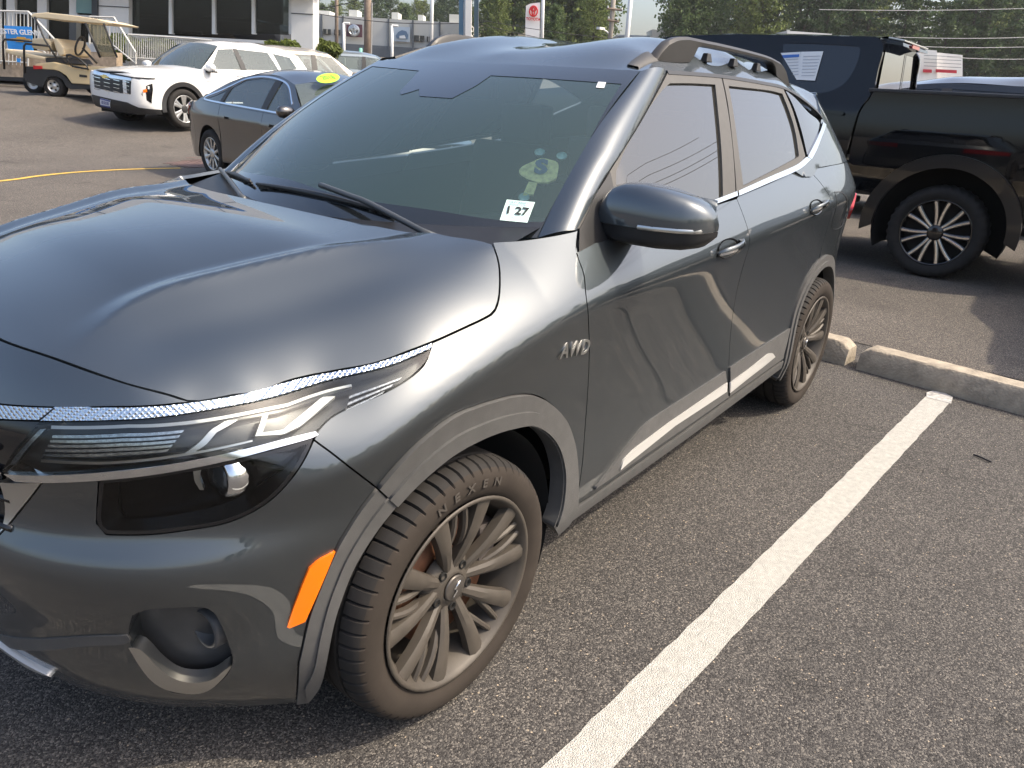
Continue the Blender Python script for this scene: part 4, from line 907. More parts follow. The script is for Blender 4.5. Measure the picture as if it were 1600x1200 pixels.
for x_, s_ in ((0, 1), (2.63, 1), (0, -1), (2.63, -1)): make_wheel(suv, (x_, -.778*s_, .330), s_, radians(-1.0) if x_ == 0 else 0)
# --- toll tag on suckers hanging inside the glass
tagr = empty('badge_holder', (0, 0, 0)); a_, b_ = WS.pix(841, 262); c0 = WS.W(a_, b_)[0]; tagr.location = c0; tagr['world_parts'] = 1
tag(tagr, 'yellowish letter S badge on three clear suckers inside the windscreen', 'badge holder')
YB = mat('yellow_badge', (.92, .86, .40), .5, noise=(60, .35)); BL = mat('blue_letter', (.06, .13, .26), .5); CLR = mat('clear_sucker', (.55, .75, .75), .15, coat=.5)
nn = WS.N(a_, b_)[0]; e = 1e-3; Xd = WS.W(a_-.01, b_)[0]-c0; Xd /= np.linalg.norm(Xd); Yd = WS.W(a_, b_+.01)[0]-c0; Yd -= Xd*(Xd@Yd); Yd /= np.linalg.norm(Yd)
def wpt(px, py, d=-.006): q = WS.pix(px, py); return WS.W(*q)[0]+WS.N(*q)[0]*d
bd = [wpt(*p) for p in crom(wq([(945, 590), (990, 572), (1045, 580), (1085, 600), (1083, 650), (1070, 685), (1010, 705), (930, 690), (875, 655), (885, 620), (945, 590)]), 4)[:-1]]
MB().prism(bd, nn*-.006).build('badge', YB, tagr)
stem = [wpt(*p) for p in wq([(925, 700), (972, 705), (950, 770), (895, 768)])]; MB().prism(stem, nn*-.005).build('tab', YB, tagr)
for p in wq([(985, 540), (1105, 560), (900, 785)]):
    q = WS.pix(*p); c_ = WS.W(*q)[0]; n1 = WS.N(*q)[0]; X1 = np.cross(n1, [0, 1, 0]); X1 /= np.linalg.norm(X1); Y1 = np.cross(n1, X1)
    G = np.array([[c_-n1*d_+r_*(cos(t)*X1+sin(t)*Y1) for r_, d_ in ((.015, .004), (.0155, .007), (.011, .012), (.009, .018), (.0005, .019))] for t in np.linspace(0, 2*pi, 18, endpoint=False)]); MB().grid(G, cu=True).build('sucker', CLR, tagr, True)
text_obj('lettering', 'S', .075, BL, tagr, wpt(*wq([(993, 625)])[0])+nn*.003, Xd, Yd, offset=.004)
# ================================================================== other vehicles
def pose(x, y, rz, z=0.0):
    M = np.eye(4); M[:2, :2] = [[cos(rz), -sin(rz)], [sin(rz), cos(rz)]]; M[:3, 3] = (x, y, z); return M
def disc_face(r0, r1, y, n=28): return np.array([[(r*cos(t), y, r*sin(t)) for r in (r0, r1)] for t in np.linspace(0, 2*pi, n, endpoint=False)])
WH_CACHE = {}
def simple_wheel(parent, loc, out, key, R=.33, rr=.22, W=.22, spokes=5, sw=.028, rim_m=None, back_m=None, blocky=False, split=0.0, edge_m=None):
    """out=-1: outer face towards local -y"""
    w_ = empty('wheel', loc, 0 if out < 0 else pi, parent)
    if key not in WH_CACHE:
        hw = W/2; ms = {}
        prof = [(rr, -hw*.8), (rr+.012, -hw*.92), (rr+(R-rr)*.5, -hw), (R-.03, -hw*.97), (R-.010, -hw*.82), (R-.001, -hw*.6), (R, 0)]; prof = prof+[(r, -a) for r, a in prof[-2::-1]]
        G = lathe(prof, 144 if blocky else 60)
        if blocky:
            for i in range(144):
                if i % 4 in (0, 1):
                    for j in (3, 4, 5, 9, 8, 7): G[i, j, [0, 2]] *= (1-.022)
        ms['tyre'] = MB().grid(G, cu=True).build('tyre', RUBBER, w_, True)
        ms['rim'] = MB().grid(lathe([(rr+.008, -hw*.82), (rr, -hw*.88), (rr-.012, -hw*.80), (rr-.025, -hw*.4), (rr-.03, hw*.6)], 48), cu=True).build('rim', rim_m if not edge_m else back_m, w_, True)
        ms['wheel_back'] = MB().grid(disc_face(.001, rr-.02, -hw*.25)).build('wheel_back', DARK, w_)
        s_ = MB()
        for k in range(spokes):
            for sg in ((-1, 1) if split else (0,)):
                a = 2*pi*k/spokes+pi/2; A = np.array([.05*cos(a+sg*.25), .05*sin(a+sg*.25)]); B = (rr-.006)*np.array([cos(a+sg*split), sin(a+sg*split)]); Mi = (A+B)/2*1.0+(np.array([-sin(a), cos(a)])*(-sg)*split*.10 if split else 0); G2 = []
                for t in np.linspace(0, 1, 6):
                    c = A*(1-t)**2+2*Mi*t*(1-t)+B*t*t; d = (B-A)/np.linalg.norm(B-A); n = np.array([-d[1], d[0]]); w2 = sw*(.5+.0*t+.15*t); y = -hw*.72-.012*t
                    G2.append([(c[0]-n[0]*w2, y+.03, c[1]-n[1]*w2), (c[0]-n[0]*w2, y+.004, c[1]-n[1]*w2), (c[0]-n[0]*w2*.5, y, c[1]-n[1]*w2*.5), (c[0]+n[0]*w2*.5, y, c[1]+n[1]*w2*.5), (c[0]+n[0]*w2, y+.004, c[1]+n[1]*w2), (c[0]+n[0]*w2, y+.03, c[1]+n[1]*w2)])
                k0 = len(s_.F); s_.grid(np.array(G2), cv=True)
        ms['spokes'] = s_.build('spokes', rim_m, w_); auto_smooth(ms['spokes'], 30)
        if edge_m:
            ms['spokes'].data.materials.append(back_m)
            for p in ms['spokes'].data.polygons:
                if p.normal.y > -.97: p.material_index = 1
        ms['hub_cap'] = MB().grid(lathe([(.072, -hw*.5), (.070, -hw*.74), (.050, -hw*.80), (.0005, -hw*.80)], 28), cu=True).build('hub_cap', back_m or rim_m, w_, True)
        WH_CACHE[key] = {k: v.data for k, v in ms.items()}
    else:
        for k, me in WH_CACHE[key].items(): link(k, me, w_)
    return w_

class Car:
    """generic passenger car shell in local axes: x to the rear from the front axle, left side at -y"""
    def __init__(s, name, posv, sp, label, cat='car', group=None):
        s.sp = sp; s.M = pose(*posv[:3], posv[3]); s.root = empty(name, (posv[0], posv[1], posv[3]), posv[2]); tag(s.root, label, cat, group)
        pl = [tuple(p) for p in sp['plan']]; s.pl = pl
        def off(x, z, a):
            wf = 1-sstep(sp['x0']+.10, sp['x0']+.50, x); wr = sstep(sp['x1']-.5, sp['x1']-.12, x); wsd = 1-wf-wr
            zc = sp['zc'](x); side = -sp.get('ku', .45)*softplus(z-zc, .015)-.25*np.clip(z-zc, 0, 1)**2-.02*np.sin(np.clip((zc-z)/(zc-.30), 0, 1)*pi)-.3*softplus(.30-z, .02)
            return wf*sp['of'](z)+wr*sp['orr'](z)+wsd*side
        s.b = {}; s.S = {}; s.GSs = {}
        for sd_ in (-1, 1):
            b = BodySide([(p[0], sd_*abs(p[1])) for p in pl], off); s.b[sd_] = b; s.S[sd_] = Surf(b.fn, 0, b.len, .15, 1.5, -sd_, M=s.M, n=260, m=80)
            def gfn(x, z, sd_=sd_, b=b):
                zb_ = sp['belt'](x); yb = np.abs(b.fn(b.s_at_x(x), zb_)[:, 1]); d = z-zb_
                return np.stack([x, sd_*(yb-sp['lean']*d-.25*np.clip(d, 0, 1)**2-.10*np.clip(d, 0, 1)*sstep(sp['x1']-1.3, sp['x1'], x)), z], 1)
            s.GSs[sd_] = Surf(gfn, sp['wx0']-.2, sp['x1'], .8, 2.2, -sd_, M=s.M, n=200, m=80)
    def sx(s, x, sd_=-1): return s.b[sd_].s_at_x(x)
    def side_loop(s, xa, xb, zb, sd_, top):
        sp = s.sp; L = [(x, float(top(x))) for x in np.linspace(xa, xb, 12)]; L.append((xb, zb)); cur = []
        x = xb; arcs = sorted(sp['arches'], reverse=True)
        for xc, zc, R in arcs:
            if xc+R <= xa or xc-R >= xb: continue
            q0 = math.asin(np.clip((zb-zc)/R, -1, 1))
            for q in np.linspace(q0, pi-q0, 30):
                px_ = xc+R*cos(q); pz = zc+R*sin(q)
                if xa < px_ < xb: cur.append((px_, pz))
                elif px_ >= xb and not cur: L[-1] = (xb, max(zb, pz)) if q < pi/2 else L[-1]
        if cur:
            # if the arc is cut by the rear edge, start on it
            L += cur
            if cur[-1][1] > zb+.02 and cur[-1][0] < xa+.06: pass
            else: L.append((xa, zb))
        else: L.append((xa, zb))
        return np.array([(s.sx(x_, sd_), z_) for x_, z_ in L])
    def shell(s, paint, clad=None, res=.05):
        sp = s.sp; s.parts = {}
        cuts = sp['cuts']; names = sp.get('cut_names', ['fender', 'front_door', 'rear_door', 'quarter_panel']); zb = sp.get('zb', .27)
        def top(x): return np.where(np.asarray(x) < sp['wx0'], sp['hoodz'](x), np.where(np.asarray(x) > sp['wx1'], sp['deckz'](x), sp['belt'](x)))
        s.top = top
        for sd_ in (-1, 1):
            for i, nm in enumerate(names):
                s.parts[(nm, sd_)] = panel(nm, s.S[sd_], s.side_loop(cuts[i], cuts[i+1], zb, sd_, top), paint, s.root, res=res, edge=.03, gap=.003, flange=.02)
            b = s.b[sd_]; fr = np.vstack([[(0, zb-.03), (s.sx(cuts[0], sd_), zb)], [(s.sx(cuts[0], sd_), float(top(cuts[0])))]]+[[(s.sx(x, sd_), float(top(x)))] for x in np.linspace(cuts[0], sp['x0']+.25, 5)[1:]]+[[(0, float(sp['hoodz'](sp['x0'])))]])
            s.parts[('front_bumper', sd_)] = panel('front_bumper', s.S[sd_], fr, paint, s.root, res=res, edge=.03, gap=.003, flange=.02)
            rr_ = np.vstack([[(s.sx(cuts[-1], sd_), zb), (b.len, zb)], [(b.len, float(top(sp['x1'])))]]+[[(s.sx(x, sd_), float(top(x)))] for x in np.linspace(sp['x1']-.2, cuts[-1], 4)])
            s.parts[('rear_bumper', sd_)] = panel('rear_bumper', s.S[sd_], rr_, paint, s.root, res=res, edge=.03, gap=.003, flange=.02)
        # bonnet and boot lid as heights over the skin's upper edge
        def lid(nm, xs_, ctl, xe):
            E = []; z_ = [float(top(x)) for x in xs_]; E = s.b[-1].fn(s.sx(np.array(xs_)), np.array(z_)); pts = []
            for p in list(E)+ctl:
                pts.append(tuple(p)); 
                if abs(p[1]) > .01: pts.append((p[0], -p[1], p[2]))
            H = rbf_height(pts); S_ = Surf(lambda x, y: np.stack([x, y, H(x, y)], 1), min(xs_)-.6, max(xs_)+.6, -1, 1, 1, M=s.M)
            half = np.vstack([[(xe[0], 0)], E[:, :2], [(xe[1], -abs(E[-1, 1])*.55), (xe[1]-sp.get('cowl', .10)*(1 if nm == 'bonnet' else 0), 0)]])
            return panel(nm, S_, np.vstack([half, (half*[1, -1])[::-1][1:-1]]), paint, s.root, res=res, edge=.04, gap=.003, flange=.02), S_
        s.bonnet, s.HS = lid('bonnet', list(np.linspace(sp['x0']+.10, sp['wx0'], 9)), sp['hood_ctl'], (sp['x0']+.01, sp['wx0']-.01))
        if sp.get('deck_ctl'): s.deck, s.DS = lid('boot_lid', list(np.linspace(sp['wx1'], sp['x1']-.08, 7))[::-1], sp['deck_ctl'], (sp['x1']-.02, sp['wx1']+.02))
        # roof
        rx = sp['roof_edge']; E = s.GSs[-1].P([p[0] for p in rx], [p[1] for p in rx]); pts = []
        for p in list(E)+sp['roof_ctl']:
            pts.append(tuple(p))
            if abs(p[1]) > .01: pts.append((p[0], -p[1], p[2]))
        H = rbf_height(pts); s.RS = Surf(lambda x, y: np.stack([x, y, H(x, y)], 1), rx[0][0]-.2, rx[-1][0]+.3, -1, 1, 1, M=s.M); s.RH = H
        half = np.vstack([[(rx[0][0]-.06, 0)], E[:, :2], [(rx[-1][0]+.05, 0)]]); s.roof = panel('roof', s.RS, np.vstack([half, (half*[1, -1])[::-1][1:-1]]), paint, s.root, res=res, edge=.04, gap=0, flange=.02)
        # screens
        gl = sp['glass']
        def screen(nm, xb_, zb_, xt, yb_, yt, zt, xbc, xtc):
            u = np.linspace(-1, 1, 15); v = np.linspace(0, 1, 9); G = np.zeros((15, 9, 3))
            for i, uu in enumerate(u):
                c = uu*uu
                for j, vv in enumerate(v):
                    B = np.array([xbc+(xb_-xbc)*c, uu*yb_, zb_[0]+(zb_[1]-zb_[0])*c]); T = np.array([xtc+(xt-xtc)*c, uu*yt, zt[0]+(zt[1]-zt[0])*c]); G[i, j] = B*(1-vv)+T*vv+np.array([0, 0, .03*(1-(2*vv-1)**2)])
            return MB().grid(G).build(nm, gl, s.root, True)
        yb_ = abs(s.b[-1].fn(np.array([s.sx(sp['wx0'])]), np.array([float(top(sp['wx0']))]))[0][1])*.97
        s.ws = screen('windscreen', sp['wx0']+.02, (sp['hood_ctl'][0][2]-.01, float(top(sp['wx0']))), E[0][0], yb_, abs(E[0][1]), (H([rx[0][0]-.06], [0])[0], E[0][2]), sp['wx0']-.10, rx[0][0]-.06)
        yb2 = abs(s.b[-1].fn(np.array([s.sx(sp['wx1'])]), np.array([float(top(sp['wx1']+.01))]))[0][1])*.95
        s.rw = screen('rear_window', sp['wx1'], (float(top(sp['wx1']+.02)), float(top(sp['wx1']+.02))), E[-1][0], yb2, abs(E[-1][1]), (H([rx[-1][0]+.05], [0])[0], E[-1][2]), sp['wx1']+.06, rx[-1][0]+.05)
        # cabin sides with window openings
        for sd_ in (-1, 1):
            lo = [(x, float(sp['belt'](x))) for x in np.linspace(sp['wx0'], sp['wx1'], 14)]; up = rx[::-1]; loop = np.vstack([lo, up]); hs_ = sp['windows'] if sd_ == sp['vis'] or not sp.get('pix_windows') else sp['windows']
            wn = [np.array(h) for h in hs_]
            s.parts[('cabin', sd_)] = panel('cabin_side', s.GSs[sd_], loop, sp.get('pillar', paint), s.root, holes=wn, res=res, edge=.03, gap=0, flange=.03)
            for h in wn: panel('window', s.GSs[sd_], inset(clean_loop(h, .04), -.008), gl, s.root, res=.1, edge=.04, gap=0, flange=0, lift=-.006)
        ins = MB(); ins.box(((cuts[0]+cuts[-1])/2, 0, .30), (cuts[-1]-cuts[0]+.6, 1.0, .12)); ins.build('underbody', DARK, s.root)
        MB().box(((sp['wx0']+sp['wx1'])/2+.1, 0, .62), (sp['wx1']-sp['wx0'], 1.45, .5)).build('cabin_floor', mat('cabin_dark', (.02, .02, .02), .9), s.root)
        for sx_ in sp['seats']:
            for sy_ in (-.36, .36):
                t = MB(); t.box((sx_, sy_, sp['seatz']), (.14, .46, .6), R=[[cos(.2), 0, sin(.2)], [0, 1, 0], [-sin(.2), 0, cos(.2)]]); t.box((sx_+.08, sy_, sp['seatz']+.38), (.09, .26, .17)); t.build('seat', mat('seat_cloth', (.06, .06, .062), .9), s.root, bevel=.03)
        for xc, zc, R in sp['arches']:
            for sd_ in (-1, 1):
                G = np.array([[(xc+r*cos(q), a*sd_, zc+r*sin(q)) for r, a in ((R+.004, sp['hw']-.06), (R+.004, sp['hw']-.34), (.02, sp['hw']-.34))] for q in np.linspace(radians(-20), radians(200), 24)]); MB().grid(G).build('wheel_well', DARK, s.root, True)
    def bp(s, name, sd_, px, m, lift=.004, parent=None, smooth=False, **kw):
        S_ = s.S[sd_]; return panel(name, S_, S_.outline(px, smooth=smooth), m, parent or s.root, res=kw.pop('res', .03), edge=kw.pop('edge', .02), gap=0, flange=kw.pop('flange', .01), lift=lift, **kw)
    def bq(s, name, sd_, xz, m, lift=.004, parent=None, **kw):
        S_ = s.S[sd_]; return panel(name, S_, np.array([(s.sx(x, sd_), z) for x, z in xz]), m, parent or s.root, res=kw.pop('res', .03), edge=kw.pop('edge', .02), gap=0, flange=kw.pop('flange', .01), lift=lift, **kw)
def ring_arch(car, sd_, xc, zc, r0, r1, a0, a1, m, lift=.012):
    t = np.linspace(radians(a0), radians(a1), 26); L = np.vstack([np.stack([car.sx(xc+r1*np.cos(t), sd_), zc+r1*np.sin(t)], 1), np.stack([car.sx(xc+r0*np.cos(t), sd_), zc+r0*np.sin(t)], 1)[::-1]])
    return panel('arch_cladding', car.S[sd_], L, m, car.root, res=.04, edge=.03, gap=0, flange=.05, lift=lift)
CGLASS = glass_mat('green_tint_glass', (.60, .68, .65), 1.6, 1.55, film=.16, film_col=(.45, .55, .53))
DGLASS = glass_mat('privacy_glass', (.10, .11, .11), 1.7, 1.55, film=.03)

# ---------------------------------------------------------------- white crossover by the showroom
WPAINT = mat('white_paint', (.78, .775, .75), .35, coat=1.0)
eq_sp = dict(x0=-.93, x1=3.72, hw=.95, vis=-1, zb=.34,
    plan=[(-.93, 0), (-.92, -.35), (-.88, -.60), (-.80, -.76), (-.66, -.87), (-.45, -.925), (-.1, -.945), (.5, -.95), (1.5, -.952), (2.4, -.95), (2.9, -.94), (3.3, -.90), (3.55, -.80), (3.68, -.55), (3.72, 0)],
    zc=lerp_tab([-1, 0, 1, 4], [.80, .86, .90, .95]), ku=.40,
    of=cspline([.15, .25, .35, .5, .65, .8, .9, .98, 1.05, 1.2], [-.14, -.09, -.03, 0, .0, -.01, -.03, -.075, -.15, -.3]), orr=cspline([.2, .4, .7, .95, 1.1, 1.3], [-.08, 0, 0, -.03, -.08, -.2]),
    hoodz=lerp_tab([-.93, -.8, -.5, 0, .45, .6], [.93, .95, .985, 1.035, 1.075, 1.085]), deckz=lerp_tab([3.3, 3.72], [1.16, 1.12]), belt=lerp_tab([.3, 1.2, 2.3, 3.4], [1.075, 1.10, 1.13, 1.17]),
    wx0=.50, wx1=3.42, lean=.42, cuts=[-.50, .50, 1.52, 2.55, 3.30], arches=[(0, .36, .41), (2.73, .36, .41)],
    hood_ctl=[(.38, 0, 1.13), (.4, -.5, 1.11), (0, 0, 1.10), (0, -.5, 1.075), (-.4, 0, 1.065), (-.4, -.5, 1.045), (-.75, 0, 1.01), (-.75, -.45, .995)],
    roof_edge=[(1.12, 1.53), (1.5, 1.565), (2.2, 1.56), (2.8, 1.52), (3.25, 1.46)], roof_ctl=[(1.10, 0, 1.585), (1.5, 0, 1.645), (2.0, 0, 1.665), (2.6, 0, 1.65), (3.2, 0, 1.60), (1.5, -.4, 1.63), (2.3, -.4, 1.645), (3.0, -.4, 1.595)],
    glass=CGLASS, pillar=WPAINT, windows=[[(.72, 1.10), (1.08, 1.47), (1.44, 1.50), (1.50, 1.115)], [(1.60, 1.12), (1.56, 1.50), (2.35, 1.485), (2.48, 1.145)], [(2.56, 1.15), (2.48, 1.475), (2.95, 1.42), (3.05, 1.20)]], seats=(1.5, 2.4), seatz=.95)
eq = Car('crossover', (6.908, 13.37, .120, .33), eq_sp, 'white compact crossover with black grille of bright dashes, nose towards the golf cart')
eq.shell(WPAINT, res=.05)
EQ_BLK = mat('satin_black_trim', (.02, .02, .021), .5); NAVY = mat('plate_blue', (.06, .09, .30), .4)
def e4(p): return [(x/4, y/4) for x, y in p]
def both_front(name, px, m, lift, **kw):
    """piece of the front skin given by photo pixels, spread over both halves of the nose through its y,z outline"""
    pass
FS = Surf(lambda y, z: np.stack([np.interp(np.abs(y), [p[1]*-1 for p in eq_sp['plan'][:6]], [p[0] for p in eq_sp['plan'][:6]])-eq_sp['of'](z), y, z], 1), -.90, .90, .2, 1.0, -1, M=eq.M, n=160, m=80)
def fpan(name, px, m, lift=.006, parent=None, smooth=False, flange=.015): return panel(name, FS, FS.outline(px, smooth=smooth), m, parent or eq.root, res=.05, edge=.03, gap=0, flange=flange, lift=lift)
gri = fpan('grille', e4([(580, 462), (700, 492), (822, 508), (818, 590), (720, 578), (590, 545), (578, 500)]), EQ_BLK, .006)
for r_ in range(4):
    for c_ in range(4):
        x0_, y0_ = 592+c_*60, 478+r_*24+c_*9; fpan('grille_dash', e4([(x0_, y0_), (x0_+38, y0_+9), (x0_+38, y0_+13), (x0_, y0_+4)]), CHROME, .012, gri, flange=.004)
fpan('grille_chrome_bar', e4([(590, 438), (640, 455), (820, 480), (822, 504), (700, 488), (588, 460)]), CHROME, .010, gri)
fpan('bow_tie_emblem', e4([(632, 470), (645, 472), (648, 466), (668, 470), (666, 476), (680, 479), (682, 488), (664, 486), (662, 492), (643, 488), (645, 481), (634, 478)]), mat('gold_emblem', (.75, .50, .16), .25, .9), .016, gri, flange=.005)
fpan('running_light', e4([(690, 455), (760, 468), (835, 482), (835, 490), (760, 478), (690, 466)]), EQ_BLK, .013)
fpan('running_light', e4([(835, 482), (900, 485), (975, 488), (990, 480), (968, 497), (900, 495), (835, 492)]), EQ_BLK, .006)
hh = fpan('headlight', e4([(900, 545), (952, 522), (956, 560), (948, 645), (905, 622), (884, 590)]), GLOSSB, .006)
fpan('indicator', e4([(893, 562), (918, 555), (920, 575), (896, 580)]), AMBER, .012, hh, flange=.004)
fpan('lower_trim', e4([(580, 590), (640, 605), (800, 640), (870, 672), (1010, 685), (1015, 715), (870, 715), (700, 690), (600, 660), (580, 640)]), EQ_BLK, .008)
pl_ = fpan('number_plate', e4([(632, 612), (694, 628), (694, 672), (634, 660)]), mat('plate_white', (.72, .75, .82), .4), .018, flange=.008)
fpan('plate_band', e4([(632, 612), (694, 628), (694, 636), (632, 620)]), NAVY, .021, pl_, flange=.002); fpan('plate_band', e4([(633, 652), (694, 664), (694, 672), (634, 660)]), NAVY, .021, pl_, flange=.002)
for i_ in range(4):
    x_ = 641+i_*12; fpan('plate_character', e4([(x_, 627+i_*3), (x_+7, 628.5+i_*3), (x_+7, 648+i_*2.6), (x_, 646.5+i_*2.6)]), NAVY, .020, pl_, flange=.001)
for sd_ in (-1, 1):
    ring_arch(eq, sd_, 0, .36, .405, .485, -5, 188, EQ_BLK); ring_arch(eq, sd_, 2.73, .36, .405, .485, -8, 185, EQ_BLK)
    eq.bq('sill_cladding', sd_, [(.42, .46), (2.30, .46), (2.33, .26), (.42, .26)], EQ_BLK, .008)
    mo = MB(); G = np.array([[(.62+.07*cos(q)*k, sd_*y, 1.12+.075*sin(q)*k) for q in np.linspace(0, 2*pi, 16, endpoint=False)] for y, k in ((.88, .6), (.91, .95), (.98, 1.05), (1.06, .95), (1.10, .5))]); mo.grid(G, cv=True); mo.F += [tuple(range(16)), tuple(range(64, 80))]; mm_ = mo.build('door_mirror', WPAINT, eq.root, True)
    MB().box((.64, sd_*.97, 1.05), (.12, .24, .035)).build('mirror_base', EQ_BLK, mm_, bevel=.01)
    eq.bq('door_handle', sd_, [(1.30, .985), (1.48, .99), (1.48, 1.015), (1.30, 1.01)], WPAINT, .03); eq.bq('door_handle', sd_, [(2.30, 1.0), (2.48, 1.005), (2.48, 1.03), (2.30, 1.025)], WPAINT, .03)
    eq.bq('tail_light', sd_, [(3.3, .98), (3.62, 1.0), (3.62, 1.1), (3.35, 1.1)], RED, .01)
    for xx in (0, 2.73): simple_wheel(eq.root, (xx, sd_*.83, .36), sd_, 'eqw', .36, .245, .235, 6, .045, mat('machined_alloy', (.55, .55, .54), .3, .9), EQ_BLK, split=.16)
bst = eq.GSs[-1]; 
for sd_ in (-1, 1): panel('pillar_trim', eq.GSs[sd_], np.array([(1.47, 1.11), (1.45, 1.505), (1.56, 1.505), (1.60, 1.115)]), EQ_BLK, eq.root, res=.1, edge=.05, gap=0, flange=.005, lift=.004)

# ---------------------------------------------------------------- dark brown saloon
BRN = paint_mat('dark_brown_paint', (.020, .017, .015), metal=.5, rough=.30)
sd_sp = dict(x0=-.95, x1=3.86, hw=.93, vis=1, zb=.25,
    plan=[(-.95, 0), (-.93, -.35), (-.86, -.62), (-.70, -.80), (-.4, -.90), (0, -.925), (1.0, -.932), (2.0, -.932), (2.8, -.925), (3.2, -.895), (3.5, -.84), (3.70, -.73), (3.82, -.50), (3.86, 0)],
    zc=lerp_tab([-1, 0, 1, 4], [.70, .75, .80, .86]), ku=.30,
    of=cspline([.15, .3, .5, .65, .75, .9], [-.1, -.02, 0, -.01, -.06, -.2]), orr=cspline([.2, .35, .5, .62, .80, .92, 1.0, 1.1], [-.10, -.03, 0, .0, -.015, -.02, -.05, -.12]),
    hoodz=lerp_tab([-.95, 0, .6], [.72, .86, .93]), deckz=lerp_tab([2.8, 3.3, 3.86], [1.0, .99, .95]), belt=lerp_tab([.3, 1.3, 2.3, 3.1], [.93, .955, .985, 1.02]),
    wx0=.45, wx1=3.15, lean=.52, cuts=[-.5, .5, 1.35, 2.45, 3.30], arches=[(0, .33, .375), (2.805, .33, .375)],
    hood_ctl=[(.3, 0, 1.0), (0, 0, .97), (-.5, 0, .90), (-.5, -.4, .88), (0, -.5, .95)], deck_ctl=[(3.10, 0, 1.06), (3.3, 0, 1.05), (3.6, 0, 1.035), (3.82, 0, .99), (3.5, -.5, 1.02)],
    roof_edge=[(.95, 1.30), (1.3, 1.375), (1.7, 1.395), (2.1, 1.36), (2.55, 1.235), (2.9, 1.10)], roof_ctl=[(.9, 0, 1.36), (1.3, 0, 1.45), (1.7, 0, 1.475), (2.1, 0, 1.45), (2.4, 0, 1.385), (1.7, -.42, 1.445), (2.1, -.42, 1.415), (1.3, -.42, 1.42)],
    glass=CGLASS, pillar=BRN, windows=[[(.75, .97), (1.05, 1.25), (1.25, 1.325), (1.31, .985)], [(1.42, .99), (1.40, 1.335), (1.75, 1.345), (2.10, 1.305), (2.32, 1.21), (2.40, 1.015)], [(2.48, 1.02), (2.42, 1.18), (2.65, 1.10), (2.90, 1.045)]], seats=(1.35, 2.3), seatz=.85)
sd = Car('saloon_car', (5.46, 5.17, 1.479, .02), sd_sp, 'dark brown saloon car with chrome window line and lime green year sticker')
sd.shell(BRN, res=.05)
def ribbon_g(S_, xz, wd, m, parent, lift=.006, nm='chrome_strip'): return ribbon(nm, S_, crom(np.array(xz), 5), wd, m, parent, lift=lift, ds=.05)
for sg in (-1, 1):
    ribbon_g(sd.GSs[sg], [(.62, .955), (1.3, .978), (2.3, 1.005), (2.85, 1.025), (2.97, 1.04), (2.90, 1.075), (2.62, 1.145), (2.35, 1.235), (2.1, 1.32), (1.75, 1.362), (1.35, 1.345), (1.05, 1.275), (.80, 1.08)], .018, CHROME, sd.root)
    panel('pillar_trim', sd.GSs[sg], np.array([(1.30, .985), (1.245, 1.33), (1.40, 1.335), (1.43, .99)]), EQ_BLK, sd.root, res=.1, edge=.05, gap=0, flange=.004, lift=.003)
    panel('pillar_trim', sd.GSs[sg], np.array([(2.40, 1.015), (2.33, 1.22), (2.42, 1.185), (2.49, 1.02)]), EQ_BLK, sd.root, res=.1, edge=.05, gap=0, flange=.004, lift=.003)
    sd.bq('tail_light', sg, [(3.42, .92), (3.60, .955), (3.80, .93), (3.82, .80), (3.68, .76), (3.55, .84)], RED, .010)
    for xa in (1.10, 2.22): sd.bq('door_handle', sg, [(xa, .80+.02*(xa > 2)), (xa+.19, .805+.02*(xa > 2)), (xa+.19, .835+.02*(xa > 2)), (xa, .83+.02*(xa > 2))], BRN, .035)
    for xx in (0, 2.805): simple_wheel(sd.root, (xx, sg*.805, .325), sg, 'sdw', .325, .215, .21, 10, .034, mat('silver_alloy', (.55, .55, .54), .32, .85), mat('silver_alloy', (.5, .5, .5), .32, .85))
    mo = MB(); G = np.array([[(.70+.06*cos(q)*k, sg*y, 1.0+.07*sin(q)*k) for q in np.linspace(0, 2*pi, 14, endpoint=False)] for y, k in ((.86, .6), (.90, .95), (.97, 1.05), (1.04, .9), (1.07, .5))]); mo.grid(G, cv=True); mo.F += [tuple(range(14)), tuple(range(56, 70))]; mo.build('door_mirror', BRN, sd.root, True)
LIME = mat('lime_sticker', (.45, .95, .03), .5, emit=None)
# oval year sticker near the top of the windscreen
cx_ = np.array([.84, .30, 1.325]); xd_ = np.array([-.05, 1.0, -.02]); yd_ = np.array([.74, .0, .42]); xd_ /= np.linalg.norm(xd_); yd_ /= np.linalg.norm(yd_)
sdn = np.cross(yd_, xd_); sdn = sdn if sdn[2] > 0 else -sdn
stw = Matrix(sd.M)
def sd_px(px, py):
    """where a photo pixel meets the saloon's windscreen plane"""
    inv = np.linalg.inv(sd.M); o_ = inv[:3, :3]@CAM_P+inv[:3, 3]; d_ = inv[:3, :3]@ray(px, py); k = ((cx_-o_)@sdn)/(d_@sdn); return o_+d_*k
stc = [sd_px(510+18*cos(q), 131+7.5*sin(q)-1.5*cos(q)) for q in np.linspace(0, 2*pi, 28, endpoint=False)]
ov = MB().prism([p+sdn*.075 for p in stc], sdn*.002).build('year_sticker', LIME, sd.root)
tx0 = sd_px(497, 131.5)+sdn*.079; tx1 = sd_px(523, 129.5)+sdn*.079; ty = sd_px(510, 124)-sd_px(510, 138); text_obj('lettering', '2018', .11, mat('dark_green_ink', (.04, .16, .03), .6), ov, (tx0+tx1)/2, tx1-tx0, ty, offset=.002)

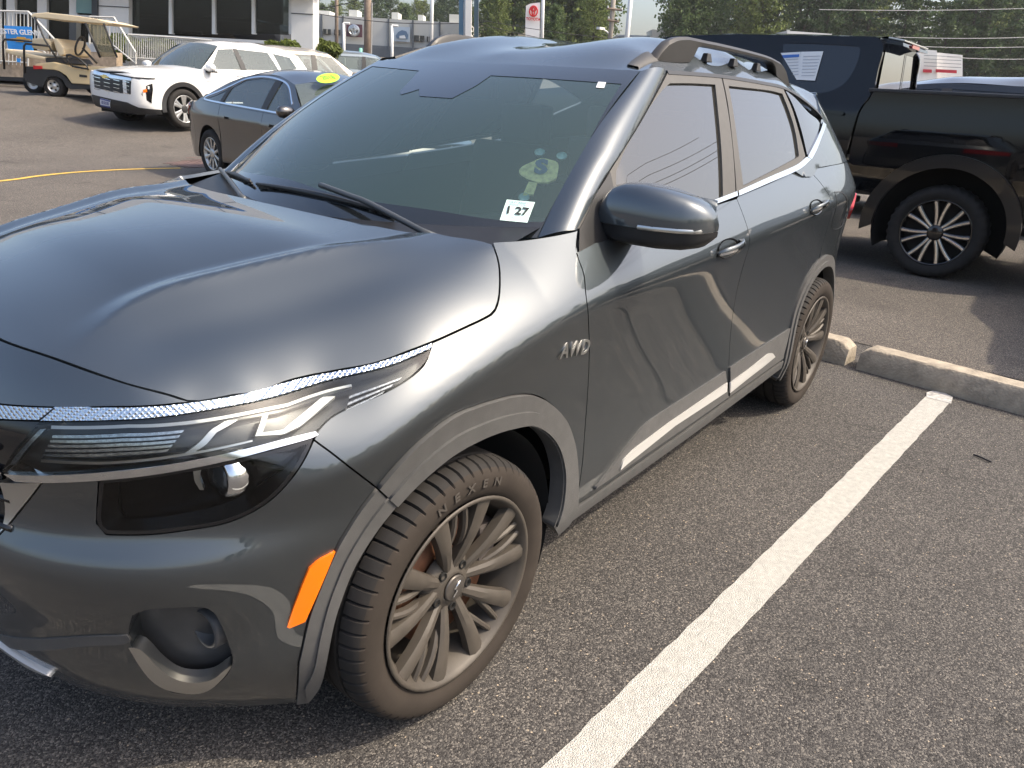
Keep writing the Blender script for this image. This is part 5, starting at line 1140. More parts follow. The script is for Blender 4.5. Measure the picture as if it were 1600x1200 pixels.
# ---------------------------------------------------------------- black pickup
BPAINT = mat('black_paint', (.004, .0045, .0055), .2, coat=1.0, coat_rough=.015, spec=.0)
tk = empty('pickup_truck', (7.62, -.72, 0), -pi/2); tag(tk, 'tall black pickup truck side-on with black and silver wheel and papers in its rear window', 'truck')
TM = pose(7.62, -.72, -pi/2)
def tk_y(x, z):
    return -(1.005-.035*np.clip(z-1.30, 0, 1)**1.5*2-.06*np.clip(.95-z, 0, 1)+.006*np.cos((z-1.15)*9))
TS = Surf(lambda x, z: np.stack([x, tk_y(x, z), z], 1), -5.0, 2.0, .4, 2.3, 1, M=TM, n=300, m=80)
TC = Surf(lambda x, z: np.stack([x, -(.985-.27*np.clip(z-1.42, 0, 1)-.06*np.clip(z-1.42, 0, 1)**2-.05*np.clip(.95-z, 0, 1)+.012*np.cos((z-1.1)*6)), z], 1), -5.0, 0, .4, 2.3, 1, M=TM, n=240, m=80)
def t4(p): return [(1200+x/4, y/4) for x, y in p]
arcP = lambda S_, px: S_.line(t4(px))
ain = np.array([(.02+.545*cos(q), .445+.545*sin(q)) for q in np.linspace(radians(-3), radians(183), 40)]); aou = np.array([(.02+.65*cos(q), .455+.645*sin(q)) for q in np.linspace(radians(-8), radians(188), 40)])
fe = TS.line(t4([(668, 572), (640, 610), (580, 690), (545, 800), (515, 930), (500, 1020)])); xf = fe[-1][0]
bedL = np.vstack([np.array([(1.25, 1.575), (.6, 1.578), (0, 1.578)]), fe, np.array([(xf, .72), (-.60, .70)]), ain[::-1], np.array([(.70, .70), (1.25, .74)])])
for sg in (1, -1):
    bed = panel('bed_side', TS, bedL, BPAINT, tk, res=.05, edge=.025, gap=.002, flange=.05)
    fl = panel('arch_flare', TS, np.vstack([aou, ain[::-1]]), mat('flare_black', (.006, .0065, .0075), .3, coat=.5), tk, res=.04, edge=.025, gap=0, lift=.045, flange=.06)
    rl = MB().box((.22, -.945, 1.592), (2.06, .10, .03)).build('bed_rail', mat('rail_plastic', (.03, .03, .032), .5), bed, bevel=.008)
    cabL = np.vstack([np.array([(-.80, .62), (-5.0, .62), (-5.0, 1.38), (-4.1, 1.48)]), np.array([(-3.35, 1.98), (-2.9, 2.04), (-2.2, 2.06)]), TC.line(t4([(640, 226), (690, 235), (722, 300), (690, 430), (665, 545), (630, 610), (570, 690), (530, 810), (495, 930), (480, 1020)]))])
    wnd = TC.outline(t4([(90, 268), (300, 272), (510, 285), (565, 292), (575, 330), (540, 430), (480, 520), (400, 565), (320, 580), (85, 575)])); wn2 = np.array([(-2.62, 1.47), (-2.62, 1.93), (-2.35, 1.945), (-2.0, 1.95), (-2.0, 1.47)])
    cab = panel('cab_side', TC, cabL, BPAINT, tk, holes=[wnd], res=.05, edge=.03, gap=.002, flange=.04)
    win = panel('window', TC, inset(clean_loop(wnd, .03), -.01), mat('limo_glass', (.004, .0045, .005), .04, coat=1), cab, res=.1, edge=.04, gap=0, lift=-.008, flange=0)
    hnd = panel('door_handle', TC, TC.outline(t4([(345, 685), (475, 700), (480, 712), (470, 722), (345, 705)]), smooth=False), BPAINT, cab, res=.05, edge=.03, gap=0, lift=.04, flange=.02)
    if sg < 0:
        for o in (bed, fl, rl, cab, win, hnd): o.data.transform(Matrix.Diagonal((1, -1, 1, 1))); o.data.flip_normals()
pap = panel('window_sheet', TC, TC.outline(t4([(80, 332), (205, 325), (205, 500), (180, 500)]), smooth=False), WHITE, tk, res=.1, edge=.04, gap=0, lift=.004, flange=0)
pap2 = panel('window_sheet', TC, TC.outline(t4([(207, 325), (347, 322), (295, 505), (192, 500)]), smooth=False), WHITE, tk, res=.1, edge=.04, gap=0, lift=.006, flange=0)
PBL = mat('sheet_blue', (.05, .16, .50), .5); PGR = mat('sheet_grey_print', (.42, .45, .50), .6)
panel('sheet_heading', TC, TC.outline(t4([(88, 346), (197, 340), (195, 358), (98, 364)]), smooth=False), PBL, pap, res=.1, edge=.05, gap=0, lift=.008, flange=0)
for i in range(7): panel('printed_line', TC, TC.outline(t4([(222-i*2, 352+i*20), (330-i*6, 350+i*20), (329-i*6, 355+i*20), (222-i*2, 357+i*20)]), smooth=False), PGR, pap2, res=.1, edge=.05, gap=0, lift=.009, flange=0)
for i in range(6): panel('printed_line', TC, TC.outline(t4([(112+i*9, 372+i*19), (192, 368+i*19), (192, 373+i*19), (113+i*9, 377+i*19)]), smooth=False), PGR, pap, res=.1, edge=.05, gap=0, lift=.009, flange=0)
# roof, rear wall with window, bonnet mass ahead
xr_ = TC.pix(*t4([(690, 235)])[0])[0]; zr_ = TC.pix(*t4([(690, 235)])[0])[1]
G = []
for x in np.r_[-3.35, -3.1, -2.7, -2.2, -1.6, xr_+.0]:
    ze = np.interp(x, [-3.35, -2.9, -2.2, xr_], [1.98, 2.04, 2.06, zr_]); ye = abs(TC.P(x, ze)[0][1]); G.append([(x, y, ze+.055*(1-(y/ye)**2)) for y in np.linspace(-ye, ye, 13)])
MB().grid(np.array(G)).build('cab_roof', BPAINT, tk, True)
ye = abs(TC.P(xr_, zr_)[0][1]); yb_ = .86; xw = xr_+.02
rearw = MB(); u = np.linspace(-1, 1, 11); G = np.array([[(xr_+.02+.05*t, uu*(ye*(1-t)+.93*t), zr_*(1-t)+1.30*t-.0*uu) for t in np.linspace(0, 1, 6)] for uu in u]); rearw.grid(G).build('cab_rear_wall', BPAINT, tk, True)
G = np.array([[(xr_+.035+.05*t*.55+.003, uu*(.60*(1-t)+.68*t), (zr_-.085)*(1-t)+1.60*t) for t in np.linspace(0, 1, 4)] for uu in u]); rwin = MB().grid(G).build('rear_window', mat('mirror_dark_glass', (.01, .011, .012), .015, coat=1, spec=1.0), tk, True)
G = np.array([[(xr_+.045+.05*t*.55, .22+w_, (zr_-.085)*(1-t)+1.60*t) for t in (0, 1)] for w_ in (0, .03)]); MB().grid(G).build('window_divider', BLACK, rwin)
sh = MB(); sh.prism([(xr_-.02, -.58, zr_+.015), (xr_+.16, -.55, zr_-.015), (xr_+.17, -.55, zr_-.05), (xr_+.02, -.58, zr_-.03)], (0, 1.16, 0)); shd = sh.build('roof_lip', BPAINT, tk)
MB().box((xr_+.10, 0, zr_+.008), (.15, 1.1, .014), R=[[cos(.17), 0, sin(.17)], [0, 1, 0], [-sin(.17), 0, cos(.17)]]).build('lip_cover', mat('bright_lip', (.7, .7, .66), .2, .3, coat=.6), shd, bevel=.004); MB().box((xr_+.175, -.05, zr_-.033), (.012, .32, .03)).build('stop_lamp', RED, shd)
MB().box((-4.55, 0, 1.02), (1.5, 1.92, .78)).build('bonnet', BPAINT, tk, bevel=.12); MB().box((-1.4, 0, .80), (6.0, 1.0, .28)).build('chassis', DARK, tk)
MB().box((.2, 0, 1.02), (2.1, 1.84, .06)).build('bed_floor', DARK, tk); MB().box((1.26, 0, 1.30), (.05, 1.9, .54)).build('tailgate', BPAINT, tk, bevel=.02); MB().box((-2.0, -.93, .62), (2.6, .16, .06)).build('side_step', BLACK, tk, bevel=.02)
for sg in (-1, 1):
    G = np.array([[(.02+r*cos(q), a*sg, .445+r*sin(q)) for r, a in ((.555, .96), (.555, .60), (.02, .60))] for q in np.linspace(radians(-25), radians(205), 30)]); MB().grid(G).build('wheel_well', DARK, tk, True)
    for xx in (.02, -3.75): simple_wheel(tk, (xx, sg*.86, .415), sg, 'tkw', .415, .292, .30, 7, .032, mat('machined_edge', (.75, .75, .74), .2, 1.0), mat('gloss_black_alloy', (.006, .006, .007), .12, coat=.8), blocky=True, split=.20, edge_m=True)
MB().grid(np.array([[(.02+r*cos(t), -.80+y, .415+r*sin(t)) for r, y in ((.19, -.04), (.13, -.04), (.13, .02), (.19, .02))] for t in np.linspace(.15, .95, 12)]), cv=True).build('brake_caliper', mat('red_caliper', (.35, .01, .015), .35), tk)
text_obj('side_badge', 'Z71', .07, CHROME, tk, (.80, tk_y(0, 1.42)-.006, 1.42), (1, 0, 0), (0, 0, 1), extrude=.003)
# ================================================================== the place around
HF = np.array([cos(YAW), sin(YAW), 0.0]); HR = np.array([sin(YAW), -cos(YAW), 0.0]); UPV = np.array([0, 0, 1.0])
def vd(px, py, D):
    """world point seen at a photo pixel on the upright plane D metres ahead"""
    d = ray(px, py); return CAM_P+d*(D/(d@HF))
def root_at(name, p, label, cat, group=None, kind=None):
    e = empty(name, (float(p[0]), float(p[1]), float(p[2]))); e['world_parts'] = 1; return tag(e, label, cat, group, kind)
def slab(name, pxs, D, th, m, parent, away=True):
    """a solid whose face follows photo pixels on the plane D, th metres deep"""
    P = [vd(x, y, D) for x, y in pxs]; return MB().prism(P, HF*th if away else -HF*th).build(name, m, parent)
def rect(x0, y0, x1, y1, dy=0.058): return [(x0, y0), (x1, y0+(x1-x0)*dy), (x1, y1+(x1-x0)*dy), (x0, y1)]
def box_vd(name, cx, cy, D, dims, m, parent, rz=0, bevel=0):
    c = vd(cx, cy, D); a = atan2(HR[1], HR[0])+rz; R = [[cos(a), -sin(a), 0], [sin(a), cos(a), 0], [0, 0, 1]]; return MB().box(c, dims, R=R).build(name, m, parent, bevel=bevel)
# ---- painted lines, paver patch, wheel stops
LINEW = mat('worn_white_paint', (.50, .485, .44), .8, noise=(45, .16), bump=(260, .9)); LINEY = mat('worn_yellow_paint', (.62, .40, .07), .75, noise=(30, .2))
def paint_line(name, L, w_, m, lab, z=.004):
    L = resample(np.array(L, float), .06); t = np.gradient(L, axis=0); t /= np.linalg.norm(t, axis=1)[:, None]; n = np.stack([-t[:, 1], t[:, 0]], 1); rg = np.random.default_rng(3); V = []; F = []; k = len(L); w1 = w_/2+(rg.random(k)-.5)*.006; w2 = w_/2+(rg.random(k)-.5)*.006
    A = L+n*w1[:, None]; B = L-n*w2[:, None]; zz = gz(L[:, 0], L[:, 1])+z
    o = mesh(name, [(*a, h) for a, h in zip(A, zz)]+[(*b, h) for b, h in zip(B, zz)], [(i, i+1, k+i+1, k+i) for i in range(k-1)], m, None, False, True); return tag(o, lab, 'line', kind='structure')
a0 = np.array([-.038, -1.156]); a1 = np.array([3.279, -1.384]); b0 = np.array([.088, -1.303]); b1 = np.array([3.259, -1.487]); m1 = (a1+b1)/2; m0 = m1+(np.array([.03, -1.228])-m1)*1.35
paint_line('painted_line', [m0, m1], .118, LINEW, 'worn white bay line on the asphalt beside the grey SUV')
rg = np.random.default_rng(5); V = []
o = mesh('painted_line_end', [(*(m1+np.array([x, y])), .0055) for x, y in ((-.02, -.065), (.10, -.055), (.13, -.01), (.12, .05), (.06, .07), (-.02, .055))], [(0, 1, 2, 3, 4, 5)], mat('faded_white_paint', (.40, .39, .37), .8, noise=(60, .5)), None); tag(o, 'smudged end of the white bay line', 'line', kind='structure')
yl = [at(x, y, 'z', 0)[:2] for x, y in ((-260, 310), (0, 284), (60, 276), (120, 270), (200, 265.5), (282, 263.5))]
paint_line('yellow_line', crom(yl, 6), .085, LINEY, 'thin yellow line curving across the asphalt left of the bonnet', z=.010)
# pavers
pv = np.array([at(x, y, 'z', 0)[:2] for x, y in ((236, 250), (306, 246), (330, 268), (290, 272))]); pvr = empty('paver_strip', (*pv.mean(0), 0)); pvr['world_parts'] = 1; tag(pvr, 'patch of red brick pavers by the saloon car', 'paving', kind='structure')
PVM = [mat('red_paver_%d' % i, c, .85, noise=(25, .25)) for i, c in enumerate(((.12, .075, .068), (.10, .066, .06), (.14, .09, .08)))]
bx = MB().box((0, 0, 0), (.19, .095, .03)).build('paver_proto', PVM[0]); pm = [bx.data]; 
for k in (1, 2): me = bx.data.copy(); me.materials.clear(); me.materials.append(PVM[k]); pm.append(me)
bpy.data.objects.remove(bx)
for i in range(9):
    for j in range(20):
        p = np.array([5.25+i*.20+(j % 2)*.1, 9.35+j*.103])
        if p[0] > 5.9 or j > 11: continue
        o = bpy.data.objects.new('paver', pm[random.randrange(3)]); COL.objects.link(o); o.location = (p[0]-pvr.location.x, p[1]-pvr.location.y, .0+random.uniform(-.002, .003)+float(gz(*p))-.003); o.parent = pvr
# wheel stops: length along y, chamfered top, chipped foot
CONC = mat('weathered_concrete', (.36, .31, .24), .9, noise=(18, .28), bump=(70, .5))
def wheel_stop(P0, P1, label, seed):
    rg = np.random.default_rng(seed); L = np.linalg.norm(P1-P0); d = (P1-P0)/L; n = np.array([-d[1], d[0]]); n = n if n[0] > 0 else -n; N = 40; G = []
    for i in range(N):
        t = L*i/(N-1); e = .035*max(0, 1-min(t, L-t)/.03); j = (rg.random(6)-.5)*.006; nt_ = .03*(sstep(.62, .64, i/N)*(1-sstep(.80, .86, i/N)))+.0
        sec = [(0, nt_), (.004, .045), (.022+j[0], .125-e+j[1]), (.032, .135-e), (.135, .138-e+j[2]*.5), (.150+j[3], .126-e), (.168, .03), (.17, 0)]
        G.append([(*(P0+d*t+n*a), b) for a, b in sec])
    m_ = MB().grid(np.array(G)); k = len(G[0]); m_.F += [tuple(range(k))[::-1], tuple(range((N-1)*k, N*k))]; o = m_.build('wheel_stop', CONC); o.data.transform(Matrix.Translation((-P0[0], -P0[1], 0))); o.location = (P0[0], P0[1], 0); auto_smooth(o, 40); tag(o, label, 'wheel stop', 'concrete wheel stops'); return o
s0 = at(1337, 577, 'z', 0)[:2]; s1 = at(1600, 650, 'z', 0)[:2]; dS = (s1-s0)/np.linalg.norm(s1-s0)
wheel_stop(s0, s0+dS*1.85, 'chipped concrete wheel stop at the end of the white bay line', 1)
s2 = at(1319, 572, 'z', 0)[:2]; wheel_stop(s2-dS*1.85, s2, 'concrete wheel stop behind the grey SUV, only its end showing', 2)
tw = MB().tube([at(1521, 710, 'z', .006), at(1534, 715, 'z', .008), at(1549, 722, 'z', .006)], .004, 5).build('twig', mat('dark_twig', (.01, .01, .014), .6)); tag(tw, 'small dark twig lying on the asphalt by the white line', 'twig')

# ---- showroom
SHW = mat('white_cladding', (.76, .75, .72), .55, noise=(3, .03)); SHG = glass_mat('showroom_glass', (.30, .33, .33), 1.3, 1.5); MUL = mat('white_mullion', (.72, .72, .70), .4); DGREY = mat('dark_grey_panel', (.05, .055, .06), .5); BLUEB = mat('blue_stripe', (.03, .16, .42), .35, coat=.5); STONE = mat('beige_stone', (.42, .33, .24), .85, noise=(9, .3), bump=(20, .4)); INT = mat('showroom_inside', (.06, .06, .06), .8)
DS_ = 22.0; b0_ = vd(300, 110, DS_); show = root_at('showroom', (b0_[0], b0_[1], 0.4), 'white car showroom with tall dark windows and white mullions behind the golf cart', 'building')
def sw(name, x0, y0, x1, y1, m, dD=0.0, th=.3, parent=show): return slab(name, rect(x0, y0, x1, y1, .052), DS_+dD, th, m, parent)
UPY = -100    # the facade goes on above the frame up to a white fascia with a blue stripe
sw('sill_wall', 196, 53, 460, 110, SHW, 0, .4)
sw('column', 147, UPY, 201, 108, SHW, -.05, .6); sw('column', 455, UPY, 489, 108, SHW, -.05, .6)
sw('column_joint', 147, 8, 201, 9.2, DGREY, -.07, .05); sw('column_joint', 455, 20, 489, 21.2, DGREY, -.07, .05)
fas = sw('fascia', -900, -172, 489, -84, SHW, -.6, 1.0)
for k in range(9): yj = -172+(20+k*150)*.052; sw('fascia_joint', -880+k*150, yj, -878+k*150, yj+88, DGREY, -.62, .03, fas)
sw('fascia_stripe', -900, -98, 489, -84, BLUEB, -.64, .05, fas)
sw('roof_slab', -900, -173, 480, -169, SHW, -.4, 8)
for a, b in ((201, 263.5), (269.5, 331), (337, 393), (398.5, 451)): sw('glass_pane', a, -44, b, 52, SHG, .15, .02)
for a in (263.5, 331, 393, 451): sw('mullion', a, -44, a+5, 53, MUL, .05, .18)
sw('sill_ledge', 198, 52, 456, 57, MUL, -.12, .3)
# entrance bay to the left
for a, b in ((-300, -10), (0, 10), (23, 58), (73, 108), (121, 147)): sw('glass_pane', a, -44, b, 64 if b > 60 else 50, SHG, .2, .02)
for a, b in ((-10, 0), (10, 23), (58, 73), (108, 121)): sw('door_frame', a, -44, b, 80, MUL, .1, .2)
sw('door_rail', 23, 18, 147, 21, MUL, .08, .1); sw('kick_panel', 73, 63, 150, 84, SHW, .08, .2); sw('dark_column', 143, -44, 152, 40, DGREY, -.12, .2); sw('dark_column', 108, 34, 119, 100, DGREY, -2.2, .2)
sw('door_disc', 119, -14, 147, 20, mat('teal_disc', (.16, .30, .30), .3, coat=.5), .05, .02)
sw('back_wall', -300, -110, 440, 110, INT, 7.0, .2); sw('floor_inside', -300, 62, 330, 110, INT, .5, 6.0)
# cars and counters inside, dim behind the glass
for i, (a, b, y0, y1) in enumerate(((203, 262, 34, 50), (270, 330, 44, 54), (340, 392, 38, 55))):
    o = box_vd('display_car', (a+b)/2, (y0+y1)/2+3, DS_+3.0, (3.4, 1.6, .55), mat('display_paint_%d' % i, ((.14, .08, .06), (.10, .09, .08), (.07, .08, .1))[i], .3, coat=.6), show, bevel=.2); box_vd('display_cabin', (a+b)/2+4, (y0+y1)/2-6, DS_+3.0, (1.9, 1.3, .42), GLOSSB, o, bevel=.18)
# terrace, ramp wall and stone base
ter = slab('terrace_wall', [(-260, 70), (182, 82), (182, 125), (-260, 112)], DS_-2.0, .3, STONE, None); tag(ter, 'low beige stone terrace wall in front of the showroom doors', 'wall')
# railings: posts and bars each a part
RAILM = mat('pale_railing', (.62, .61, .57), .45, .2)
def railing(label, top, bot, D, nb, r=.012, ends=True):
    T = [vd(x, y, D) for x, y in top]; B = [vd(x, y, D) for x, y in bot]; root = root_at('railing', B[0], label, 'railing')
    MB().tube(T, .024, 6).build('top_rail', RAILM, root); MB().tube([b+(t-b)*.06 for t, b in zip(T, B)], .018, 6).build('bottom_rail', RAILM, root)
    Lt = np.r_[0, np.cumsum(np.linalg.norm(np.diff(T, axis=0), axis=1))]; q = np.linspace(0, Lt[-1], nb)
    P = np.stack([np.interp(q, Lt, np.array(T)[:, k]) for k in range(3)], 1); Q = np.stack([np.interp(q, Lt, np.array(B)[:, k]) for k in range(3)], 1)
    for i in range(nb): MB().tube([Q[i], P[i]], r*(2.0 if i in (0, nb-1) else 1), 5).build('bar', RAILM, root)
    return root
railing('pale railing at the left edge in front of the showroom doors', [(-60, 12), (0, 17), (44, 18)], [(-60, 98), (0, 100), (44, 103)], DS_-2.1, 18)
railing('pale stair railing sloping down behind the golf cart roof', [(44, 18), (70, 45), (100, 78)], [(44, 60), (70, 84), (100, 110)], DS_-2.3, 12)
railing('pale stair railing sloping down beside the white column', [(140, 26), (178, 27), (212, 82)], [(140, 70), (178, 74), (212, 100)], DS_-2.4, 16)
railing('long pale railing of thin bars behind the white crossover', [(200, 54), (270, 58), (330, 63)], [(200, 92), (270, 96), (330, 100)], DS_-2.2, 44)
# hedge bushes
def leaf_cloud(n, size, shape, rg, flat=.0):
    """n small leaf quads scattered by shape(rg)->points"""
    C_ = shape(n); a = rg.normal(size=(n, 3)); a /= np.linalg.norm(a, axis=1)[:, None]; b = np.cross(a, rg.normal(size=(n, 3))); b /= np.linalg.norm(b, axis=1)[:, None]; s_ = size*(.6+.8*rg.random((n, 1)))
    V = np.stack([C_-a*s_-b*s_*.6, C_+a*s_-b*s_*.6, C_+a*s_+b*s_*.6, C_-a*s_+b*s_*.6], 1).reshape(-1, 3); F = np.arange(4*n).reshape(n, 4); return V, F
def leafmat(name, c, var=.35):
    m = mat(name, c, .6, spec=.25); n = m.node_tree.nodes; l = m.node_tree.links; b = n['Principled BSDF']; g = n.new('ShaderNodeNewGeometry'); tc = n.new('ShaderNodeTexCoord'); ns = n.new('ShaderNodeTexNoise'); ns.inputs['Scale'].default_value = .35; l.new(tc.outputs['Object'], ns.inputs['Vector'])
    ad = n.new('ShaderNodeMath'); ad.operation = 'ADD'; l.new(g.outputs['Random Per Island'], ad.inputs[0]); l.new(ns.outputs['Fac'], ad.inputs[1]); mr = n.new('ShaderNodeMapRange'); mr.inputs[1].default_value = .2; mr.inputs[2].default_value = 1.6; mr.inputs[3].default_value = 1-var; mr.inputs[4].default_value = 1+var*1.4; l.new(ad.outputs[0], mr.inputs[0])
    sc = n.new('ShaderNodeVectorMath'); sc.operation = 'SCALE'; sc.inputs[0].default_value = c; l.new(mr.outputs[0], sc.inputs['Scale']); l.new(sc.outputs[0], b.inputs['Base Color'])
    tr = n.new('ShaderNodeBsdfTranslucent'); l.new(sc.outputs[0], tr.inputs[0]); mx = n.new('ShaderNodeMixShader'); mx.inputs[0].default_value = .30; o_ = n['Material Output']; l.new(b.outputs[0], mx.inputs[1]); l.new(tr.outputs[0], mx.inputs[2]); l.new(mx.outputs[0], o_.inputs[0]); return m
LF1 = leafmat('pine_needles', (.085, .125, .046)); LF2 = leafmat('oak_leaves', (.13, .165, .048)); LF3 = leafmat('dark_conifer', (.058, .092, .038)); LFB = leafmat('hedge_leaves', (.10, .125, .03)); BARK = mat('bark', (.075, .06, .048), .9, noise=(6, .3))
def bush(c, r, label, seed, m=LFB):
    rg = np.random.default_rng(seed); e = root_at('shrub', (c[0], c[1], c[2]-r*.7), label, 'shrub', 'clipped shrubs along the showroom')
    def shp(n): d = rg.normal(size=(n, 3)); d /= np.linalg.norm(d, axis=1)[:, None]; return c+d*r*(.75+.28*rg.random((n, 1)))*np.array([1.25, 1.25, .75])
    V, F = leaf_cloud(700, .05, shp, rg); mesh('foliage', V, F, m, e); MB().tube([c-UPV*r*.9, c], .05, 6).build('stem', BARK, e)
for i, (x, y, D, r, lab) in enumerate(((190, 74, 21.2, .42, 'pale green clipped shrub behind the stair railing'), (250, 76, 21.2, .36, 'pale green clipped shrub above the white crossover bonnet'), (426, 73, 21.2, .16, 'small yellow-green shrub left of the white corner column'), (451, 74, 20.8, .22, 'yellow-green shrub at the foot of the white corner column'), (494, 71, 23.0, .26, 'yellow-green shrub just right of the white corner column'), (515, 78, 22.4, .26, 'rightmost yellow-green shrub by the white corner column'))): bush(vd(x, y, D), r, lab, 40+i)

# ---- golf cart
DC = 16.6; gc0 = vd(88, 150, DC); cart = root_at('golf_cart', (gc0[0], gc0[1], gc0[2]), 'beige golf cart with canopy roof parked before the showroom railing', 'golf cart')
BEIGE = mat('beige_plastic', (.62, .48, .27), .35, coat=.4); BEI2 = mat('beige_vinyl', (.66, .55, .37), .6); CFR = mat('cart_frame', (.015, .015, .016), .5)
def cs(name, px, dD, th, m, bevel=0, parent=cart):
    o = slab(name, px, DC+dD, th, m, parent)
    if bevel:
        bm = bmesh.new(); bm.from_mesh(o.data); bmesh.ops.bevel(bm, geom=bm.edges[:], offset=bevel, segments=2, profile=.6, affect='EDGES', clamp_overlap=True); bm.to_mesh(o.data); bm.free()
    return o
def c7(p): return [(x/6.667, y/6.667) for x, y in p]
def ctube(name, px, dD, r, m, parent=cart): return MB().tube([vd(x, y, DC+dD) for x, y in c7(px)], r, 7).build(name, m, parent, True)
cs('canopy', c7([(320, 165), (345, 140), (480, 128), (800, 165), (1000, 195), (1165, 238), (1150, 252), (1000, 240), (700, 215), (480, 190), (330, 180)]), -.02, 1.15, BEI2, .02)
body = cs('body', c7([(350, 690), (380, 660), (560, 645), (700, 680), (745, 705), (900, 735), (960, 690), (1000, 690), (1120, 700), (1150, 800), (1100, 890), (955, 885), (745, 870), (690, 790), (620, 745), (560, 728), (440, 722), (360, 720)]), 0, 1.15, BEIGE, .02)
cs('rear_panel', c7([(250, 690), (340, 700), (450, 722), (570, 735), (640, 765), (700, 830), (740, 880), (955, 890), (955, 930), (735, 932), (690, 900), (650, 830), (580, 790), (500, 800), (455, 880), (440, 910), (270, 850), (240, 800)]), -.015, 1.18, CFR)
cs('tail_light', c7([(345, 682), (430, 688), (435, 718), (350, 722)]), -.03, .04, RED, parent=body)
cs('number_label', c7([(825, 775), (905, 785), (905, 808), (825, 800)]), -.008, .008, CFR, parent=body)
cs('rear_seat', c7([(50, 505), (240, 545), (500, 600), (495, 630), (240, 600), (50, 550)]), .05, 1.05, BEI2, .025); cs('rear_backrest', c7([(325, 400), (430, 395), (470, 400), (525, 430), (520, 520), (480, 535), (330, 500)]), .05, 1.05, BEI2, .03)
cs('front_backrest', c7([(545, 400), (590, 400), (660, 500), (665, 570), (620, 590), (585, 530)]), .05, 1.05, BEI2, .03); cs('seat_base', c7([(470, 600), (640, 600), (690, 660), (480, 650)]), .05, 1.05, CFR)
for dD in (-.03, 1.12):
    ctube('grab_rail', [(255, 760), (250, 480), (270, 455), (420, 470), (520, 480)], dD, .022, CFR); ctube('rear_rail', [(45, 720), (30, 440), (50, 410), (200, 420), (330, 430)], dD, .022, CFR)
    ctube('armrest', [(745, 685), (700, 620), (695, 575), (730, 572), (820, 610), (900, 680), (920, 720), (750, 690)], dD, .022, CFR)
    ctube('canopy_strut', [(890, 240), (1045, 600)], dD, .024, CFR); ctube('canopy_strut', [(1080, 245), (1220, 600)], dD+.0, .020, CFR); ctube('canopy_strut', [(360, 175), (470, 420), (600, 620)], dD, .02, CFR)
cs('windscreen', c7([(905, 250), (1075, 262), (1205, 590), (1045, 595)]), .02, .01, glass_mat('cart_screen', (.66, .62, .50), 1.0, 1.4, film=.25, film_col=(.6, .55, .4)))
ctube('steering_column', [(1010, 660), (860, 500)], .35, .022, CFR)
stc_ = vd(*c7([(835, 480)])[0], DC+.35); st2 = MB(); st2.tube([stc_+.19*(cos(q)*(HR*.35+UPV*.94)+sin(q)*(HF*.9+UPV*.1)) for q in np.linspace(0, 2*pi, 20, endpoint=False)], .022, 6, closed=True); st2.build('steering_wheel', CFR, cart, True)
cs('floor_tray', c7([(690, 840), (960, 860), (960, 900), (700, 890)]), .05, 1.0, CFR)
ang_c = atan2(HR[1], HR[0])
def cart_wheel(px, py, dD):
    p = vd(px, py, DC+dD); w_ = empty('wheel', (0, 0, 0), 0, cart); w_.matrix_parent_inverse = Matrix.Translation(cart.location).inverted(); w_.location = p; w_.rotation_euler = (0, 0, ang_c)
    k = 'cartw'
    if k not in WH_CACHE:
        t = MB().grid(lathe([(.12, -.09), (.14, -.105), (.19, -.105), (.22, -.085), (.228, -.04), (.228, .06), (.20, .10), (.12, .09)], 32), cu=True).build('tyre', RUBBER, w_, True); r_ = MB().grid(lathe([(.125, -.10), (.12, -.095), (.10, -.07), (.05, -.06), (.03, -.085), (.001, -.09)], 28), cu=True).build('rim', mat('cart_rim', (.6, .58, .54), .35, .6), w_, True); h_ = []
        WH_CACHE[k] = {'tyre': t.data, 'rim': r_.data}
        for q in range(5): a = 2*pi*q/5; h_.append(MB().box((.078*cos(a), -.075, .078*sin(a)), (.035, .02, .035)).build('rim_slot', DARK, w_, bevel=.006))
    else:
        for n_, me in WH_CACHE[k].items(): link(n_, me, w_)
cart_wheel(87.5, 134.5, .12); cart_wheel(55, 130, 1.0); cart_wheel(165, 137, .12); cart_wheel(150, 132, 1.0)
# blue banner
ban = root_at('banner', vd(30, 95, DC+2.2), 'bright blue dealer banner on the railing behind the golf cart', 'banner'); BNB = mat('banner_blue', (.03, .27, .72), .5)
slab('sheet', c7([(40, 265), (325, 280), (345, 540), (85, 510)]), DC+2.2, .02, BNB, ban); slab('bow_tie', c7([(100, 400), (170, 398), (175, 382), (260, 388), (262, 400), (315, 405), (315, 424), (250, 425), (245, 440), (165, 432), (160, 418), (105, 412)]), DC+2.17, .01, mat('banner_gold', (.72, .38, .05), .5), ban)
text_obj('lettering', 'LESTER GLENN', .15, WHITE, ban, vd(*c7([(196, 336)])[0], DC+2.15), HR+UPV*-.0, UPV, extrude=.003, offset=.004); slab('lower_flap', c7([(172, 605), (215, 610), (210, 650), (175, 645)]), DC+2.18, .01, BNB, ban)

